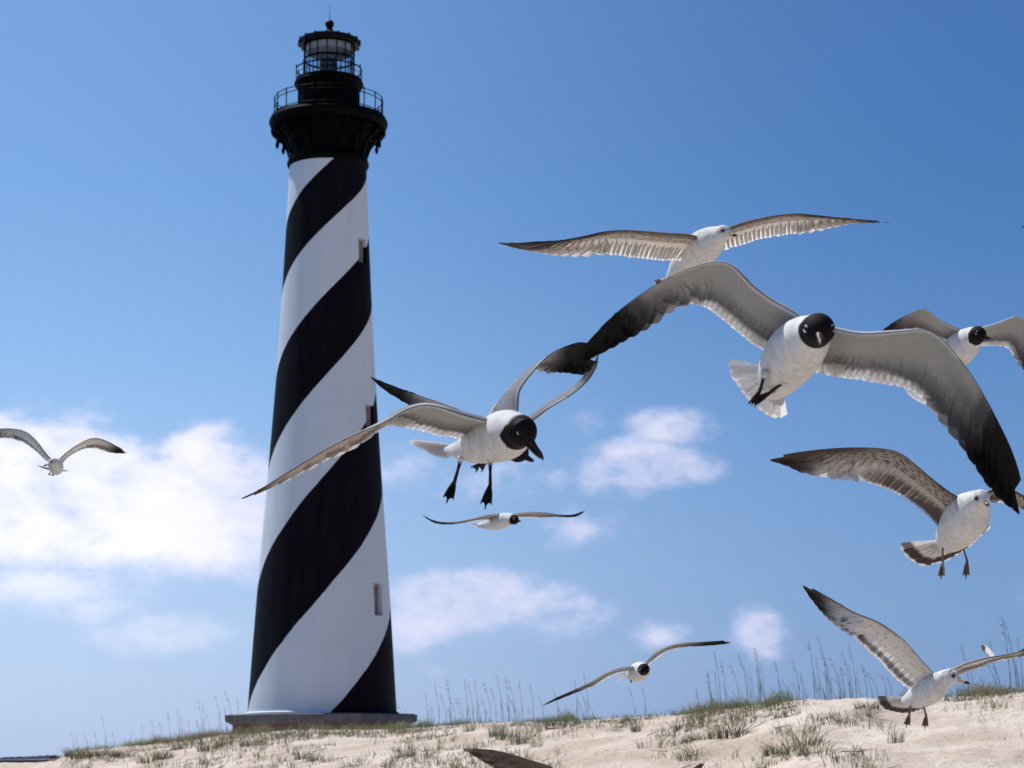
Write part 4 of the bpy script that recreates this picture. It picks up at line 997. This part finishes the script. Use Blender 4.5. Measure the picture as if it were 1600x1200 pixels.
# J: pale gull low on the right
def raised_feather(mb, d):
    a = npv(at(1553, 1028, d+.34)); b_ = npv(at(1534, 1008, d+.30)); nn = nrm(npv(CAM)-a); sd = nrm(np.cross(nrm(b_-a), nn)); rows = []
    for i in range(11):
        q = i/10; p = a*(1-q)+b_*q; w_ = .0095*sm(q, -.3, .35)*(1 if q < .6 else sqrt(max(0, 1-((q-.6)/.405)**2)))
        r = []
        for e in (-1, -.3, .3, 1):
            c = (.85, .83, .8) if (e > -.5 and q < .72+.2*e) else (.13, .10, .10)
            r.append(mb.vert(p+sd*w_*e+nn*.002*(1-e*e), c, .8, (e*.05, q, 3)))
        rows.append(r)
    mb.grid(rows)
gull('ring_billed_gull', 'pale gull with black tipped bill flying lowest over the bare sand at right', 'gull', 4.0, 'ring',
     [(1414, 1096, .15, 7), (1424, 1093, .12, 13), (1436, 1088, .08, 18.5), (1449, 1081, .03, 21), (1462, 1072, -.01, 20), (1472, 1064, -.03, 16), (1478, 1059.5, -.04, 13.5)],
     (1485, 1057, -.055, 12.2, 1518, 1069, -.085),
     [st([(1468, 1060), (1456, 1049), (1438, 1030), (1417, 1005), (1401, 991), (1378, 975), (1359, 966), (1334, 956), (1306, 940), (1278, 924), (1254, 911)],
         [(1432, 1088), (1418, 1075), (1400, 1060), (1380, 1040), (1359, 1019), (1337, 997), (1318, 982), (1301, 968), (1287, 955), (1271, 937), (1255, 916)],
         [0, -.04, -.06, -.04, .03, .1], [.06, .04, .02, .02, .06, .11]),
      st([(1480, 1053), (1492, 1046), (1507, 1038.5), (1530, 1031.5), (1551, 1027), (1572, 1023.5), (1591, 1019), (1603, 1012), (1625, 1003), (1650, 994)],
         [(1478, 1064), (1500, 1053), (1514, 1048), (1533, 1042), (1552, 1033), (1572, 1030), (1591, 1026), (1604, 1022), (1626, 1010), (1650, 996)],
         [.0, .08, .18, .28, .34, .42], [.08, .17, .26, .35, .40, .45])],
     ((1425, 1091, .11), [(1371, 1096, .24), (1375, 1104, .24), (1386, 1110, .24), (1400, 1114, .24), (1415, 1115, .23), (1436, 1110, .20), (1458, 1101, .16)]),
     [[(1423, 1101, .08), (1421, 1115, .08), (1416, 1136, .07)], [(1443, 1103, .04), (1447, 1118, .04), (1445, 1138, .03)]], extras=raised_feather, foot=.008)

# E: small laughing gull right of the tower
gull('laughing_gull', 'small distant black headed gull gliding level under the dangling feet', 'gull', 8.7, 'laugh',
     [(748, 821, .22, 3.5), (758, 820, .17, 6.5), (769, 818, .1, 10), (780, 815.5, .03, 12), (789, 812.5, -.03, 11.5), (796, 811, -.07, 9.5)],
     (803, 812, -.12, 7.6, 814, 814.5, -.15),
     [st([(795, 806.5), (783, 805), (770, 805), (755, 807), (734, 812), (711, 816), (690, 816), (674, 812), (658.5, 803)],
         [(790, 818), (778, 814), (769, 814), (757, 812.5), (738, 814.5), (711, 818.6), (690, 818.6), (674, 814.5), (659, 804)],
         [0, -.05, -.08, .0, .1, .2], [.11, .08, .04, .1, .17, .22]),
      st([(797, 806), (811, 803), (825, 801.5), (842, 801), (856, 801.5), (872, 804.2), (891, 804.6), (905, 801.2), (917, 795)],
         [(797, 812), (813, 809), (825, 809), (842, 809.2), (856, 808), (872, 807.6), (891, 808), (905, 805), (917, 796)],
         [0, -.05, -.06, .02, .12, .2], [.1, .08, .06, .12, .18, .22])],
     ((760, 819, .16), [(735.5, 818.5, .3), (738, 821.5, .3), (745, 823.5, .3), (752, 825, .3)]),
     [[(768, 821, .1), (763, 822.5, .13), (757, 823, .18)]], lod=.5, foot=.012)
# F
gull('laughing_gull', 'small black headed gull banking with one wing up just above the dune crest', 'gull', 7.6, 'laugh',
     [(981, 1058, .26, 3), (985, 1055.5, .21, 6), (990, 1053, .14, 11), (996, 1050.5, .07, 14.5), (1001, 1048.5, .0, 14.5), (1004, 1047, -.04, 11.5)],
     (1006.5, 1045.5, -.09, 8.8, 1008, 1052, -.128),
     [st([(1000, 1042), (992, 1044), (982, 1044.5), (962, 1047.5), (945, 1053.5), (929, 1063), (912, 1071.3), (894, 1080), (871, 1090), (846, 1102.5)],
         [(998, 1050), (992, 1049.5), (982, 1048.8), (964, 1052.5), (947, 1060), (931, 1069), (912, 1077), (894, 1084), (871, 1093), (847, 1103)],
         [0, -.05, -.09, -.03, .08, .2], [.11, .08, .04, .08, .15, .22]),
      st([(1006, 1040), (1011, 1035.5), (1021, 1024.3), (1031, 1017), (1044, 1011), (1059, 1006.5), (1077, 1004.3), (1098, 1003.2), (1118, 1001.8), (1141, 1000)],
         [(1008, 1046), (1015, 1037), (1026.5, 1028), (1036.5, 1021), (1047, 1015.5), (1061, 1012), (1077.5, 1010), (1098, 1009), (1119, 1007.3), (1143, 1005)],
         [0, -.04, -.06, .0, .1, .2], [.1, .08, .05, .1, .17, .22])],
     ((985, 1055, .2), [(969, 1049.8, .35), (967, 1055, .36), (964, 1065, .36)]),
     [[(992, 1060, .1), (988.5, 1062.5, .14), (985, 1064, .18)]], lod=.5, foot=.01)
# G
gull('ring_billed_gull', 'small grey brown gull before the white cloud at the far left', 'gull', 9.0, 'ring',
     [(88, 736, .2, 4), (88, 735, .16, 7), (88, 732.5, .1, 10), (87.5, 729, .03, 11.5), (86.5, 726, -.03, 10.5), (85.5, 724, -.06, 8.5)],
     (83.5, 722.5, -.10, 7, 67, 728, -.13),
     [st([(84, 721), (75, 714), (67.4, 704.5), (57.7, 690.5), (45.4, 678), (34.4, 672.5), (20.6, 670), (7, 669.5), (-10, 672), (-30, 680)],
         [(82, 727), (71, 719), (60.5, 709), (48, 699), (36, 691), (25, 686), (13.7, 683), (0, 682.5), (-14, 682), (-31, 682)],
         [0, -.05, -.09, -.03, .06, .15], [.09, .06, .03, .07, .12, .17]),
      st([(89, 721), (95, 716.5), (102, 710), (115.5, 699), (128, 691.5), (139, 686), (151, 684.5), (165, 688.2), (181.5, 696.5), (201.4, 707.5)],
         [(94, 727), (99, 723), (105, 716), (118, 707.5), (130.6, 702.2), (143, 700), (156.7, 702), (172, 706.5), (186, 708), (199, 708.8)],
         [0, -.05, -.09, -.03, .06, .15], [.09, .06, .03, .07, .12, .17])],
     ((87, 733, .17), [(59, 728.5, .32), (72, 733.5, .36), (88, 736.5, .37), (106, 736.5, .36)]),
     [[(80, 735, .06), (78, 739, .08), (77, 742, .12)], [(85, 736, .06), (83, 740, .08), (82.5, 743, .12)]], lod=.5, foot=.008)
# K
gull('ring_billed_gull', 'brown winged gull below the frame with only its wing tips showing at the bottom', 'gull', 4.2, 'ring',
     [(930, 1352, .26, 7), (936, 1342, .2, 16), (945, 1328, .12, 27), (955, 1312, .04, 32), (962, 1300, -.03, 26), (966, 1294, -.06, 19)],
     (970, 1289, -.10, 14, 985, 1296, -.16),
     [st([(958, 1298), (945, 1285), (915, 1245), (888, 1216), (860, 1198), (827, 1187.5), (795, 1177.5), (756, 1171), (721, 1167.5)],
         [(925, 1330), (905, 1318), (875, 1280), (848, 1250), (822, 1230), (800, 1213), (776, 1199), (750, 1184), (724, 1170)],
         [0, -.03, -.04, .0, .1], [.06, .04, .03, .04, .11]),
      st([(968, 1300), (980, 1290), (1004, 1262), (1030, 1238), (1058, 1216), (1084, 1200), (1104, 1185.5)],
         [(975, 1325), (998, 1312), (1026, 1282), (1052, 1255), (1074, 1231), (1092, 1207), (1104.5, 1187.5)],
         [0, .0, .02, .06, .12], [.06, .06, .07, .1, .14])],
     ((932, 1348, .24), [(890, 1370, .38), (902, 1382, .39), (918, 1388, .39), (938, 1388, .38)]), [], wstyle='brown', foot=.008, lod=.8)
# L
gull('laughing_gull', 'gull outside the right edge with only a black wing tip showing', 'gull', 6.0, 'laugh',
     [(1795, 372, .25, 3), (1790, 366, .2, 8), (1783, 356, .12, 15), (1776, 346, .04, 19), (1770, 338, -.03, 17)],
     (1766, 333, -.09, 11, 1756, 342, -.14),
     [st([(1772, 330), (1760, 322), (1735, 312), (1705, 306), (1675, 308), (1645, 320), (1618, 338), (1593.5, 355.5)],
         [(1776, 352), (1762, 346), (1740, 338), (1712, 332), (1684, 332), (1655, 338), (1625, 346), (1595, 356.5)],
         [0, -.05, -.06, .0, .1], [.09, .07, .04, .07, .12]),
      st([(1780, 330), (1795, 322), (1820, 308), (1850, 300), (1880, 304), (1910, 318), (1940, 340)],
         [(1785, 352), (1800, 346), (1825, 336), (1855, 328), (1885, 328), (1912, 334), (1940, 343)],
         [0, -.05, -.06, .0, .1], [.09, .07, .04, .07, .12])],
     ((1790, 368, .2), [(1778, 388, .4), (1790, 392, .41), (1804, 392, .4)]), [], lod=.4, eyes=False)
